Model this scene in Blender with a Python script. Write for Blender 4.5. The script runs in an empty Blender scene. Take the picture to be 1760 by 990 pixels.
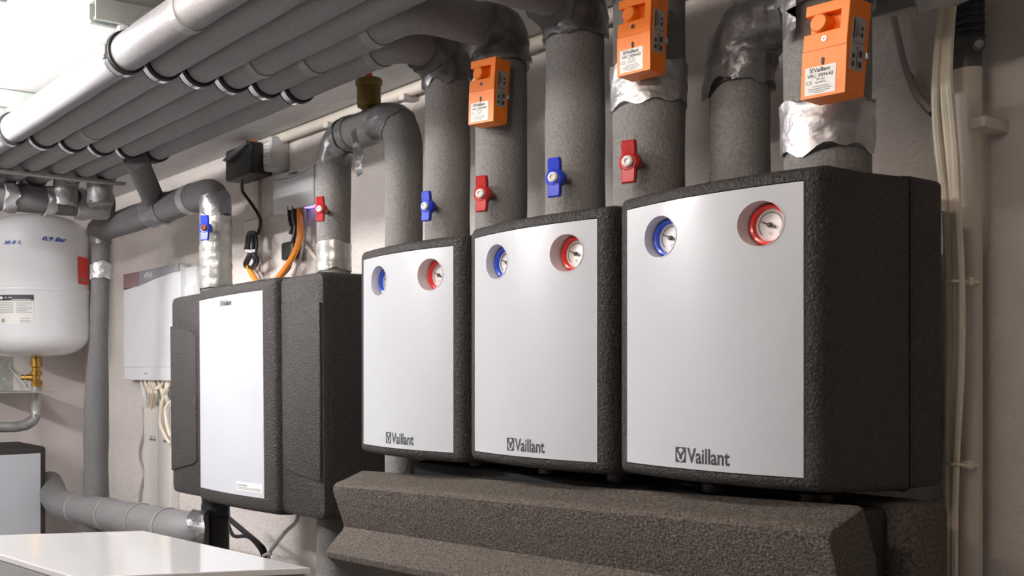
import bpy, bmesh, math, random
from mathutils import Vector, Matrix, noise as mnoise
from mathutils.geometry import delaunay_2d_cdt
random.seed(4)
PI = math.pi
S = bpy.context.scene
C = S.collection

# ------------------------------------------------------------------ camera, light, exposure
CAM = Vector((0.695, -1.198, 1.45))
FPX, PX, PY = 1748.0, 500.0, 640.0            # focal length and principal point (shifted lens), 1760 x 990 frame
TH = math.radians(32.2)
FWD = Vector((-math.cos(TH), math.sin(TH), 0)); RGT = Vector((math.sin(TH), math.cos(TH), 0)); UP = Vector((0, 0, 1))
cd = bpy.data.cameras.new('camera'); cam = bpy.data.objects.new('camera', cd); C.objects.link(cam)
cam.location = CAM
cam.rotation_euler = (PI/2, 0, PI/2 - TH)
cd.sensor_fit = 'HORIZONTAL'; cd.sensor_width = 36.0; cd.lens = FPX/1760*36
cd.shift_x = (880-PX)/1760; cd.shift_y = (PY-495)/1760; cd.clip_start = 0.02
S.camera = cam
w = bpy.data.worlds.new('world'); S.world = w; w.use_nodes = True
w.node_tree.nodes['Background'].inputs[0].default_value = (0.8, 0.85, 1, 1)
w.node_tree.nodes['Background'].inputs[1].default_value = 0.02
S.view_settings.view_transform = 'Standard'; S.view_settings.look = 'None'
S.view_settings.gamma = 1; S.view_settings.use_curve_mapping = False
S.view_settings.exposure = 0.15
TUBE_MAIN, FILL_SIDE, FILL_LEFT, FILL_REAR = 150.0, 46.0, 330.0, 92.0              # strength of the main tube and three added fills (built with their luminaires)
WALL_Y, FAR_X, CEIL_Z = 0.45, -3.68, 2.182

def ray(px, py): return FWD + RGT*((px-PX)/FPX) + UP*((PY-py)/FPX)
def atY(px, py, y): d = ray(px, py); return CAM + d*((y-CAM.y)/d.y)
def atX(px, py, x): d = ray(px, py); return CAM + d*((x-CAM.x)/d.x)
def atZ(px, py, z): d = ray(px, py); return CAM + d*((z-CAM.z)/d.z)
def vpipe(xl, xr, y):                          # a vertical pipe whose axis stands at depth y: x and radius
    a0 = math.atan((xl-PX)/FPX); a1 = math.atan((xr-PX)/FPX); m = (a0+a1)/2
    p = atY(PX+FPX*math.tan(m), PY, y)
    return p.x, (Vector((p.x, p.y))-CAM.xy).length*math.sin((a1-a0)/2)

# ------------------------------------------------------------------ materials
M = {}
def mat(name, col, rough=0.5, metal=0.0, bump=None, var=None, spec=0.5, coat=0.0, emit=None, alpha=None, vor=None, trans=0):
    m = bpy.data.materials.new(name); m.use_nodes = True; nt = m.node_tree; b = nt.nodes['Principled BSDF']
    b.inputs['Base Color'].default_value = (*col, 1); b.inputs['Roughness'].default_value = rough; b.inputs['Metallic'].default_value = metal
    b.inputs['Specular IOR Level'].default_value = spec; b.inputs['Coat Weight'].default_value = coat; b.inputs['Coat Roughness'].default_value = 0.08
    if trans: b.inputs['Transmission Weight'].default_value = trans
    if emit: b.inputs['Emission Color'].default_value = (*emit[0], 1); b.inputs['Emission Strength'].default_value = emit[1]
    tc = nt.nodes.new('ShaderNodeTexCoord'); L = nt.links.new
    if var:                                    # (scale, dark factor, light factor [, second colour])
        n = nt.nodes.new('ShaderNodeTexNoise'); n.inputs['Scale'].default_value = var[0]; n.inputs['Detail'].default_value = 5; n.inputs['Roughness'].default_value = 0.6
        L(tc.outputs['Object'], n.inputs['Vector'])
        r = nt.nodes.new('ShaderNodeValToRGB'); L(n.outputs['Fac'], r.inputs[0])
        r.color_ramp.elements[0].position = 0.34; r.color_ramp.elements[1].position = 0.66
        r.color_ramp.elements[0].color = (*[c*var[1] for c in col], 1)
        r.color_ramp.elements[1].color = (*(var[3] if len(var) > 3 else [c*var[2] for c in col]), 1)
        L(r.outputs[0], b.inputs['Base Color'])
    prev = None
    def addbump(h, strength, dist):
        nonlocal prev
        bp = nt.nodes.new('ShaderNodeBump'); bp.inputs['Strength'].default_value = strength; bp.inputs['Distance'].default_value = dist
        L(h, bp.inputs['Height'])
        if prev: L(prev, bp.inputs['Normal'])
        prev = bp.outputs[0]; L(prev, b.inputs['Normal'])
    for (sc, st, di) in (bump or []):
        n = nt.nodes.new('ShaderNodeTexNoise'); n.inputs['Scale'].default_value = sc; n.inputs['Detail'].default_value = 4
        L(tc.outputs['Object'], n.inputs['Vector']); addbump(n.outputs['Fac'], st, di)
    for (sc, st, di) in (vor or []):
        n = nt.nodes.new('ShaderNodeTexVoronoi'); n.inputs['Scale'].default_value = sc
        L(tc.outputs['Object'], n.inputs['Vector']); addbump(n.outputs['Distance'], st, di)
    M[name] = m; return m

mat('foam', (.185, .179, .174), .8, var=(230, .8, 1.22), vor=[(230, .5, .0015)])
mat('foam_dark', (.105, .102, .104), .75, var=(230, .8, 1.22), vor=[(230, .5, .0015)])
mat('foam_pipe', (.17, .165, .168), .55, var=(160, .88, 1.1), bump=[(300, .25, .001)])
mat('foam_bank', (.23, .222, .232), .55, var=(160, .88, 1.1), bump=[(300, .25, .001)])
mat('epp', (.033, .0305, .0295), .66, spec=.3, var=(330, .5, 1.8), vor=[(260, .7, .002)])
mat('epp_dusty', (.085, .073, .063), .8, spec=.25, var=(240, .45, 1.6), vor=[(260, .7, .002)])
mat('black_void', (.008, .008, .008), .7, bump=[(60, .1, .001)])
mat('white_panel', (.5, .525, .57), .3, spec=.5, coat=.3, var=(6, .98, 1.02))
mat('white_gloss', (.66, .66, .67), .1, coat=.5, var=(5, .98, 1.02))
mat('tank_white', (.8, .81, .83), .25, coat=.3, var=(7, .98, 1.02), bump=[(20, .04, .002)])
mat('plastic_white', (.74, .75, .78), .4, var=(9, .97, 1.03))
mat('grey_side', (.3, .3, .31), .45, var=(9, .95, 1.05))
mat('wall', (.72, .665, .63), .9, var=(2.2, .86, 1.07), bump=[(4, .5, .03), (26, .45, .012), (110, .8, .006)])
mat('wall_far', (.72, .66, .64), .9, var=(2.2, .92, 1.05), bump=[(4, .4, .02), (60, .3, .004)])
mat('wall_grey', (.36, .34, .33), .9, var=(2.2, .92, 1.05), bump=[(4, .4, .02), (60, .3, .004)])
mat('ceiling', (.6, .59, .58), .9, var=(3, .92, 1.04), bump=[(3, .3, .02), (22, .25, .006)])
mat('floor', (.36, .35, .34), .7, var=(5, .8, 1.15), bump=[(40, .3, .003)])
mat('galv', (.62, .64, .62), .38, .85, var=(45, .8, 1.1))
mat('rail', (.4, .43, .4), .5, .35, var=(30, .9, 1.08))
mat('chrome', (.75, .8, .86), .15, 1, var=(20, .95, 1.0))
mat('rubber', (.012, .012, .012), .6, bump=[(200, .1, .001)])
mat('tape_silver', (.48, .48, .49), .42, .75, var=(25, .75, 1.1), bump=[(28, .5, .008), (11, .7, .02)])
mat('tape_dark', (.19, .188, .196), .34, .45, var=(25, .8, 1.2), bump=[(30, .5, .008), (11, .7, .02)])
mat('tape_grey', (.3, .3, .305), .4, .3, var=(25, .85, 1.1), bump=[(50, .4, .005)])
mat('foil_wrap', (.42, .42, .4), .28, .45, var=(14, .75, 1.15), bump=[(40, .5, .006)])
mat('orange', (.93, .215, .008), .42, var=(12, .96, 1.02), bump=[(400, .05, .0005)])
mat('orange_cable', (.9, .3, .03), .45, var=(12, .95, 1.03))
mat('red', (.42, .012, .014), .3, var=(30, .9, 1.1))
mat('red_ring', (.72, .025, .02), .22, var=(30, .95, 1.05), coat=.4)
mat('blue', (.01, .04, .52), .3, var=(30, .9, 1.1))
mat('blue_ring', (.02, .085, .62), .22, var=(30, .95, 1.05), coat=.4)
mat('brass', (.5, .3, .075), .22, 1, var=(30, .85, 1.05))
mat('brass_dull', (.2, .125, .03), .5, .4, var=(20, .9, 1.1))
mat('rust', (.2, .06, .02), .6, .2, var=(60, .7, 1.3))
mat('black', (.014, .014, .015), .4, bump=[(200, .08, .001)])
mat('ink', (.025, .026, .03), .5)
mat('ink_soft', (.3, .3, .31), .6)
mat('ink_blue', (.015, .09, .42), .5)
mat('red_label', (.86, .03, .015), .4, var=(10, .97, 1.03))
mat('paper', (.8, .79, .77), .5, var=(12, .97, 1.03))
mat('silver_label', (.42, .4, .37), .4, .2, var=(12, .95, 1.05))
mat('dial', (.85, .84, .84), .3, var=(20, .98, 1.02))
mat('recess', (.6, .58, .6), .3, var=(20, .97, 1.03))
mat('cable_beige', (.82, .74, .6), .45, var=(10, .95, 1.04))
mat('cable_grey', (.42, .4, .37), .5, var=(10, .95, 1.04))
mat('pvc', (.66, .6, .53), .42, var=(8, .95, 1.04))
mat('pvc_light', (.7, .67, .64), .45, var=(8, .97, 1.03))
mat('pvc_dark', (.085, .085, .09), .4, var=(8, .95, 1.05))
mat('hose', (.018, .022, .035), .35, var=(8, .9, 1.1))
mat('clear_plastic', (.55, .54, .53), .25, var=(20, .9, 1.1), coat=.4)
mat('dark_red', (.28, .19, .19), .4, var=(5, .97, 1.03))
mat('slate', (.3, .3, .34), .35, var=(5, .97, 1.03))
mat('tube_main', (1, 1, 1), .5, emit=((1, .975, .96), TUBE_MAIN))
mat('fill_side', (1, 1, 1), .5, emit=((1, .89, .78), FILL_SIDE))
mat('fill_left', (1, 1, 1), .5, emit=((1, .97, .96), FILL_LEFT))
mat('fill_rear', (1, 1, 1), .5, emit=((1, .86, .74), FILL_REAR))
mat('led_violet', (.3, .25, .9), .4, emit=((.35, .25, 1), 2.2))

# ------------------------------------------------------------------ helpers
def obj(name, bm, m, parent=None, smooth=False, local=False, auto=40):
    if parent is not None and not local:
        o = parent
        while o.parent: o = o.parent
        bm.transform(Matrix.Translation(-o.location))
    bmesh.ops.recalc_face_normals(bm, faces=bm.faces[:])
    me = bpy.data.meshes.new(name); 
    if smooth:
        for f in bm.faces: f.smooth = True
        a = math.radians(auto)
        for e in bm.edges:
            if len(e.link_faces) == 2 and e.calc_face_angle(0) > a: e.smooth = False
    bm.to_mesh(me); bm.free(); me.materials.append(M[m])
    ob = bpy.data.objects.new(name, me); C.objects.link(ob)
    if parent is not None: ob.parent = parent
    return ob
def thing(name, label, cat, loc=(0, 0, 0), rot=(0, 0, 0), group=None):
    o = bpy.data.objects.new(name, None); C.objects.link(o); o.empty_display_size = .05
    o.location = loc; o.rotation_euler = rot; o['label'] = label; o['category'] = cat
    if group: o['group'] = group
    return o
def tag(o, label, cat, group=None):
    o['label'] = label; o['category'] = cat
    if group: o['group'] = group
    return o
def struct(name, bm, m, smooth=False):
    o = obj(name, bm, m, smooth=smooth); o['kind'] = 'structure'; return o
def copy_tree(o, parent=None):
    c = o.copy(); C.objects.link(c); c.parent = parent
    for ch in o.children: copy_tree(ch, c)
    return c
def box(bm, lo, hi, bevel=0, seg=2):
    lo = Vector(lo); hi = Vector(hi); c = (lo+hi)/2; s = hi-lo
    r = bmesh.ops.create_cube(bm, size=1, matrix=Matrix.Translation(c) @ Matrix.Diagonal((abs(s.x), abs(s.y), abs(s.z), 1)))
    if bevel:
        es = list({e for v in r['verts'] for e in v.link_edges})
        bmesh.ops.bevel(bm, geom=es, offset=bevel, segments=seg, affect='EDGES', profile=.5)
    return bm
def prism(bm, pts, d0, d1, axis='y', bevel=0, seg=2):     # polygon in the two other axes, extruded from d0 to d1
    def mk(u, v, d): return {'y': (u, d, v), 'x': (d, u, v), 'z': (u, v, d)}[axis]
    a = [bm.verts.new(mk(u, v, d0)) for u, v in pts]; b = [bm.verts.new(mk(u, v, d1)) for u, v in pts]
    n = len(pts); fs = [bm.faces.new(a), bm.faces.new(b[::-1])]
    for i in range(n): fs.append(bm.faces.new((a[i], b[i], b[(i+1) % n], a[(i+1) % n])))
    if bevel:
        bmesh.ops.recalc_face_normals(bm, faces=fs)
        es = list({e for f in fs[:2] for e in f.edges})
        bmesh.ops.bevel(bm, geom=es, offset=bevel, segments=seg, affect='EDGES', profile=.5)
    return bm
def lathe(bm, prof, origin=(0, 0, 0), axis=(0, 0, 1), seg=32):      # prof: (radius, height) list
    q = Vector((0, 0, 1)).rotation_difference(Vector(axis).normalized()).to_matrix()
    rings = []
    for r, h in prof:
        rings.append([bm.verts.new(Vector(origin) + q @ Vector((r*math.cos(2*PI*k/seg), r*math.sin(2*PI*k/seg), h))) for k in range(seg)] if r > 1e-6 else [bm.verts.new(Vector(origin) + q @ Vector((0, 0, h)))])
    for a, b in zip(rings, rings[1:]):
        for k in range(seg):
            k2 = (k+1) % seg
            if len(a) == 1 and len(b) == 1: continue
            if len(a) == 1: bm.faces.new((a[0], b[k], b[k2]))
            elif len(b) == 1: bm.faces.new((a[k], a[k2], b[0]))
            else: bm.faces.new((a[k], a[k2], b[k2], b[k]))
    for g in (rings[0], rings[-1]):
        if len(g) > 2: bm.faces.new(g)
    return bm
def smooth_path(pts, fillet, step):
    pts = [Vector(p) for p in pts]; out = [pts[0]]
    for i in range(1, len(pts)-1):
        p0, p, p1 = pts[i-1], pts[i], pts[i+1]
        a = (p0-p); b = (p1-p); f = min(fillet, a.length*.49, b.length*.49)
        A = p + a.normalized()*f; B = p + b.normalized()*f
        for k in range(9):
            t = k/8; out.append(A*(1-t)**2 + p*2*t*(1-t) + B*t*t)
    out.append(pts[-1])
    return resample(out, step)
def resample(pts, step):
    L = [0]
    for a, b in zip(pts, pts[1:]): L.append(L[-1]+(b-a).length)
    n = max(2, int(round(L[-1]/step))+1); out = []; j = 0
    for i in range(n):
        s = L[-1]*i/(n-1)
        while j < len(L)-2 and L[j+1] < s: j += 1
        t = (s-L[j])/max(1e-9, L[j+1]-L[j]); out.append(pts[j].lerp(pts[j+1], min(1, t)))
    return out
def spline(pts, step):                          # Catmull-Rom through the points
    P = [Vector(p) for p in pts]; P = [P[0]*2-P[1]] + P + [P[-1]*2-P[-2]]; out = []
    for i in range(1, len(P)-2):
        for k in range(10):
            t = k/10; a, b, c, d = P[i-1:i+3]
            out.append(.5*((2*b)+(c-a)*t+(2*a-5*b+4*c-d)*t*t+(3*b-3*c+d-a)*t**3))
    out.append(P[-2]); return resample(out, step)
def tube(bm, path, r, seg=20, wob=0, crumple=0, freq=25, ragged=0, seed=0, caps=True, rf=None, rings_=0):
    n = len(path); tan = []
    for i in range(n): tan.append((path[min(i+1, n-1)]-path[max(i-1, 0)]).normalized())
    ref = Vector((0, 0, 1)) if abs(tan[0].z) < .9 else Vector((1, 0, 0))
    u = tan[0].cross(ref).normalized(); rings = []
    for i in range(n):
        if i: u = (u - tan[i]*u.dot(tan[i])).normalized()
        v = tan[i].cross(u); ring = []
        for k in range(seg):
            th = 2*PI*k/seg; d = u*math.cos(th)+v*math.sin(th); p = path[i]; rr = r*(rf(i/(n-1)) if rf else 1)
            sh = Vector((seed*3.1, seed*1.7, seed*.9))
            if rings_ : rr += rings_*math.sin(i*1.9+.8*math.sin(i*.37))
            if wob: rr *= 1 + wob*mnoise.noise((p+d*r*.6)*9+sh)
            if crumple:
                q = (p+d*r)*freq+sh
                rr += crumple*(abs(mnoise.noise(q))*1.5 + .6*abs(mnoise.noise(q*2.3))) 
            if ragged and i in (0, n-1): p = p + tan[i]*(ragged*mnoise.noise(d*1.7+sh+path[i]*5))
            ring.append(bm.verts.new(p+d*rr))
        rings.append(ring)
    for a, b in zip(rings, rings[1:]):
        for k in range(seg): bm.faces.new((a[k], a[(k+1) % seg], b[(k+1) % seg], b[k]))
    if caps: bm.faces.new(rings[0]); bm.faces.new(rings[-1])
    return bm
def cable(name, pts, r, m, label=None, cat='cable', parent=None, group=None, seg=8, step=.012):
    o = obj(name, tube(bmesh.new(), spline(pts, step), r, seg), m, parent, smooth=True)
    if label: tag(o, label, cat, group)
    return o
def text(name, body, m, parent, w, h, fn, bold=0.0, shear=0.0, local=True, depth=.0004):
    cu = bpy.data.curves.new('t', 'FONT'); cu.body = body; cu.size = 1; cu.offset = bold; cu.shear = shear; cu.resolution_u = 3
    t = bpy.data.objects.new('t', cu); me = bpy.data.meshes.new_from_object(t); bpy.data.objects.remove(t); bpy.data.curves.remove(cu)
    bm = bmesh.new(); bm.from_mesh(me); bpy.data.meshes.remove(me)
    xs = [v.co.x for v in bm.verts]; ys = [v.co.y for v in bm.verts]; x0, x1, y0, y1 = min(xs), max(xs), min(ys), max(ys)
    bmesh.ops.subdivide_edges(bm, edges=[e for e in bm.edges if e.calc_length() > .35], cuts=1)
    for v in bm.verts:
        v.co = Vector(fn((v.co.x-x0)/(x1-x0)*w, (v.co.y-y0)/(y1-y0)*h, depth))
    o = obj(name, bm, m, parent, local=local)
    return o
def bars(bm, fn, rects):                         # thin printed bars, rect = u0, v0, u1, v1
    for (u0, v0, u1, v1) in rects:
        n = max(1, int((u1-u0)/.02)); 
        for i in range(n):
            a = u0+(u1-u0)*i/n; b = u0+(u1-u0)*(i+1)/n
            bm.faces.new([bm.verts.new(fn(*q, .0005)) for q in ((a, v0), (b, v0), (b, v1), (a, v1))])
    return bm
def rrect(x0, x1, z0, z1, r, seg=5):
    out = []
    for (cx, cz, a0) in ((x1-r, z1-r, 0), (x0+r, z1-r, 90), (x0+r, z0+r, 180), (x1-r, z0+r, 270)):
        for k in range(seg+1):
            a = math.radians(a0+90*k/seg); out.append((cx+r*math.cos(a), cz+r*math.sin(a)))
    return out
def ring_dense(pts, maxlen):
    out = []
    for (a, b) in zip(pts, pts[1:]+pts[:1]):
        n = max(1, int(math.hypot(b[0]-a[0], b[1]-a[1])/maxlen))
        for k in range(n): out.append((a[0]+(b[0]-a[0])*k/n, a[1]+(b[1]-a[1])*k/n))
    return out
def loft_box(bm, rings, bow=None, cap0=True, cap1=True):
    # rings: (x0,x1,z0,z1,r,y,bow_weight); the same point count in each ring
    base = None; R = []
    for (x0, x1, z0, z1, r, y, bw) in rings:
        pts = []
        core = rrect(x0, x1, z0, z1, r)
        # long sides divided into a fixed number of pieces
        N = 14; out = []
        for i, a in enumerate(core):
            b = core[(i+1) % len(core)]; out.append(a)
            if i % 6 == 5:
                for k in range(1, N): out.append((a[0]+(b[0]-a[0])*k/N, a[1]+(b[1]-a[1])*k/N))
        R.append([bm.verts.new((x, y+(bw*bow(x) if bow else 0), z)) for x, z in out])
    for a, b in zip(R, R[1:]):
        n = len(a)
        for k in range(n): bm.faces.new((a[k], a[(k+1) % n], b[(k+1) % n], b[k]))
    def cap(r):                                  # strip cap: pair the points of top and bottom
        bm.faces.new(r)
    if cap0: cap(R[0])
    if cap1: cap(R[-1])
    return R
def bow_sheet(x0, x1, z0, z1, bow, y, holes=(), nx=22, nz=24, thick=.003):
    P = []; E = []
    def loop(pts):
        i0 = len(P); P.extend(Vector(p) for p in pts); n = len(pts)
        E.extend((i0+k, i0+(k+1) % n) for k in range(n))
    loop(ring_dense([(x0, z0), (x1, z0), (x1, z1), (x0, z1)], (x1-x0)/nx))
    for (hx, hz, hr) in holes: loop([(hx+hr*math.cos(2*PI*k/40), hz+hr*math.sin(2*PI*k/40)) for k in range(40)])
    for i in range(1, nx):
        for j in range(1, nz):
            p = Vector((x0+(x1-x0)*i/nx, z0+(z1-z0)*j/nz))
            if all((p-Vector((h[0], h[1]))).length > h[2]+.003 for h in holes): P.append(p)
    v, e, f, *_ = delaunay_2d_cdt(P, E, [], 1, 1e-7)
    bm = bmesh.new(); V = [bm.verts.new((p.x, y+bow(p.x), p.y)) for p in v]
    for t in f:
        c = sum((v[i] for i in t), Vector((0, 0)))/len(t)
        if all((c-Vector((h[0], h[1]))).length > h[2]*.985 for h in holes): bm.faces.new([V[i] for i in t])
    for vv in [q for q in bm.verts if not q.link_faces]: bm.verts.remove(vv)
    g = bmesh.ops.extrude_face_region(bm, geom=bm.faces[:])
    for q in g['geom']:
        if isinstance(q, bmesh.types.BMVert): q.co.y += thick
    return bm

# ------------------------------------------------------------------ room
def slab(lo, hi, m, name, cut=0):
    bm = bmesh.new(); box(bm, lo, hi); return struct(name, bm, m)
slab((FAR_X-.1, WALL_Y, -.1), (2.6, WALL_Y+.1, CEIL_Z+.1), 'wall', 'wall_back')
slab((FAR_X-.1, -2.9, -.1), (FAR_X, WALL_Y, CEIL_Z+.1), 'wall_far', 'wall_left')
slab((2.5, -2.9, -.1), (2.6, WALL_Y, CEIL_Z+.1), 'wall_grey', 'wall_right')
slab((FAR_X-.1, -3.0, -.1), (2.6, -2.9, CEIL_Z+.1), 'wall_grey', 'wall_front')
slab((FAR_X, -2.9, CEIL_Z), (2.5, WALL_Y, CEIL_Z+.1), 'ceiling', 'ceiling')
slab((FAR_X, -2.9, -.1), (2.5, WALL_Y, 0), 'floor', 'floor')

def luminaire(x0, x1, y, z, m, label):  # shared by the main batten and the added fills
    t = thing('main_or_fill_luminaire', label, 'lamp', ((x0+x1)/2, y, CEIL_Z))
    obj('housing', box(bmesh.new(), (x0, y-.03, z+.03), (x1, y+.03, CEIL_Z), .006), 'plastic_white', t)
    for s in (x0+.02, x1-.02): obj('tube_holder', box(bmesh.new(), (s-.012, y-.012, z-.014), (s+.012, y+.012, z+.032), .003), 'plastic_white', t)
    bm = bmesh.new(); tube(bm, [Vector((x0+.03, y, z)), Vector((x1-.03, y, z))], .014, 12); obj('main_or_fill_tube', bm, m, t, smooth=True)
luminaire(-2.4, -1.2, -.66, 2.112, 'tube_main', 'fluorescent batten on the ceiling in front of the insulated pipe bank')
luminaire(-.93, -.1, -.66, 2.112, 'fill_side', 'added warm fill light on the ceiling above the photo, in front of the pump boxes')  # unseen fill, added to lift the box fronts and lower risers
luminaire(-.15, .55, -1.6, 2.112, 'fill_rear', 'added warm fill light on the ceiling behind the camera')  # unseen fill, added to brighten the right wall and its cables
luminaire(-2.5, -1.6, -1.95, 2.112, 'fill_left', 'added fill light on the ceiling left of the photo, in front of the white tank')  # unseen fill, added to brighten the tank, far wall and corner unit

# ------------------------------------------------------------------ the three pump boxes
HW, SAG = .1545, .025
def bow(x): return -SAG*max(0, 1-(x/HW)**2)
BZ = CAM.z-.147
def emblem_and_word(parent, u0, v0, wdt, hgt, fn, ink='ink', local=True, simple=False):
    # square emblem (ring with crossed ears inside) and the word beside it; fn(u, v, d)
    e = hgt; bm = bmesh.new()
    def poly(pts, d): bm.faces.new([bm.verts.new(fn(u0+p[0]*e*.8, v0+p[1]*e, d)) for p in pts])
    n = 24
    outer = [(0, 0), (1, 0), (1, 1), (0, 1)]
    circ = [(.5+.40*math.cos(2*PI*k/n), .5+.45*math.sin(2*PI*k/n)) for k in range(n)]
    def edge(a):
        c, s = math.cos(a), math.sin(a); k = .5/max(abs(c), abs(s)); return (.5+c*k, .5+s*k)
    for k in range(n):
        a0 = 2*PI*k/n; a1 = 2*PI*(k+1)/n; q = [circ[k], edge(a0), edge(a1), circ[(k+1) % n]]
        m = [.5+(.5 if math.cos((a0+a1)/2) > 0 else -.5), .5+(.5 if math.sin((a0+a1)/2) > 0 else -.5)]
        poly(q, .0005)
    for q in ([(.5, .3), (.62, .42), (.86, .74), (.74, .8), (.5, .52)], [(.5, .3), (.5, .52), (.26, .8), (.14, .74), (.38, .42)],
              [(.5, .16), (.66, .3), (.5, .46), (.34, .3)]): poly(q, .0005)
    obj('emblem', bm, ink, parent, local=local)
    text('lettering', 'Vaillant', ink, parent, wdt-e*.92, hgt, lambda u, v, d: fn(u0+e*.92+u, v0+v, d), bold=.018, local=local)

def make_gauge(parent, x, z, ring_mat):
    y = 0.002
    g = obj('thermometer', lathe(bmesh.new(), [(.0272, -.012), (.0272, .0), (.0262, .003), (.024, .004), (.0215, .003), (.0205, 0), (.0205, -.004), (.0, -.004)], (x, y, z), (0, -1, 0), 36), ring_mat, parent, smooth=True, local=True)
    obj('dial', lathe(bmesh.new(), [(0, -.0039), (.0204, -.0039), (.0204, -.0034), (0, -.0034)], (x, y, z), (0, -1, 0), 32), 'dial', g, local=True)
    bm = bmesh.new(); yy = y+.0028                       # scale arc, figures and needle
    for k in range(30):
        a0 = math.radians(225-k*9); a1 = math.radians(225-(k+1)*9)
        bm.faces.new([bm.verts.new((x+r*math.cos(a), yy, z+r*math.sin(a))) for a, r in ((a0, .0152), (a1, .0152), (a1, .0174), (a0, .0174))])
    obj('scale_arc', bm, 'ink_soft', g, local=True)
    text('figures', '\u00b0C', 'ink', g, .006, .0042, lambda u, v, d: (x-.003+u, yy-.0003, z-.013+v), local=True)
    bm = bmesh.new(); a = math.radians(155); c, s = math.cos(a), math.sin(a)
    def nd(l, wd): return (x+c*l-s*wd, z+s*l+c*wd)
    prism(bm, [nd(-.0085, .0016), nd(-.0085, -.0016), nd(.0135, -.0004), nd(.0135, .0004)], y-.0002, y+.001, 'y')
    lathe(bm, [(.0032, 0), (.0032, .0028), (.002, .0035), (0, .0035)], (x, y+.002, z), (0, -1, 0), 14)
    obj('needle', bm, 'ink', g, local=True)
    return g
def make_pump_box():
    t = thing('pump_box', 'x', 'pump unit')
    bm = bmesh.new(); w, h = HW, .40; f = .0215
    loft_box(bm, [(-w-.004, w+.004, -.009, h+.004, .008, .187, 0), (-w-.003, w+.003, -.008, h+.003, .009, .182, 0), (-w-.001, w+.001, -.004, h, .009, .1, .3), (-w, w, 0, h, .009, .018, 1), (-w+.0025, w-.0025, .0025, h-.0025, .009, .007, 1), (-w+.008, w-.008, .008, h-.008, .008, .001, 1),
                  (-w+.015, w-.015, .014, h-.015, .009, 0, 1), (-w+f-.001, w-f+.001, .0165, h-.018, .004, .0, 1), (-w+f, w-f, .0175, h-.019, .003, .006, 1)], bow, cap0=True, cap1=False)
    obj('housing', bm, 'epp', t, smooth=True, local=True, auto=50)
    bm = bmesh.new()
    loft_box(bm, [(-w-.004, w+.004, -.005, h+.004, .008, .27, 0), (-w-.005, w+.005, -.006, h+.005, .009, .262, 0), (-w-.0045, w+.0045, -.006, h+.005, .009, .199, 0), (-w-.0025, w+.0025, -.009, h+.003, .008, .1935, 0), (-w+.012, w-.012, .006, h-.012, .006, .1935, 0), (-w+.012, w-.012, .006, h-.012, .006, .1875, 0)])
    obj('back_shell', bm, 'epp', t, smooth=True, local=True, auto=50)
    holes = [(-.066, .334, .0292), (.082, .334, .0292)]
    p = obj('front_panel', bow_sheet(-w+f+.0005, w-f-.0005, .018, h-.0195, bow, -.0005, holes), 'white_panel', t, smooth=True, local=True)
    for hx, hz, hr in holes:                            # moulded cup behind each opening
        bm = bmesh.new(); n = 40; R = []
        for rr, yb, bw in ((hr+.0006, -.0012, 1), (hr-.0006, -.0012, 1), (hr-.001, .001, 1), (hr-.0015, .012, 0), (.0, .012, 0)):
            if rr > 0: R.append([bm.verts.new((hx+rr*math.cos(2*PI*k/n), yb+bw*bow(hx+rr*math.cos(2*PI*k/n)), hz+rr*math.sin(2*PI*k/n))) for k in range(n)])
        for a, b in zip(R, R[1:]):
            for k in range(n): bm.faces.new((a[k], a[(k+1) % n], b[(k+1) % n], b[k]))
        bm.faces.new(R[-1])
        obj('gauge_cup', bm, 'recess', t, smooth=True, local=True)
    make_gauge(t, -.066, .334, 'blue_ring'); make_gauge(t, .082, .334, 'red_ring')
    emblem_and_word(p, -.0375, .026, .081, .0205, lambda u, v, d: (u, bow(u)-.0005-d, v))
    bm = bmesh.new()                                     # steel wall bracket behind the back shell
    box(bm, (-.06, .27, .12), (.04, WALL_Y-.0, .3), .003); obj('wall_bracket', bm, 'galv', t, local=True)
    return t
pb = make_pump_box()
labs = ['charcoal pump box nearest the camera, its whole dark right side in view', 'charcoal pump box in the middle of the row of three, white front', 'charcoal pump box at the left end of the three, nearest the wide station']
for k in range(3):
    o = pb if k == 0 else copy_tree(pb)
    o.location = (-.1545-.32*k, 0, BZ-(0, .005, .012)[k]); o['label'] = labs[k]; o['group'] = 'white fronted pump boxes in a row'

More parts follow.
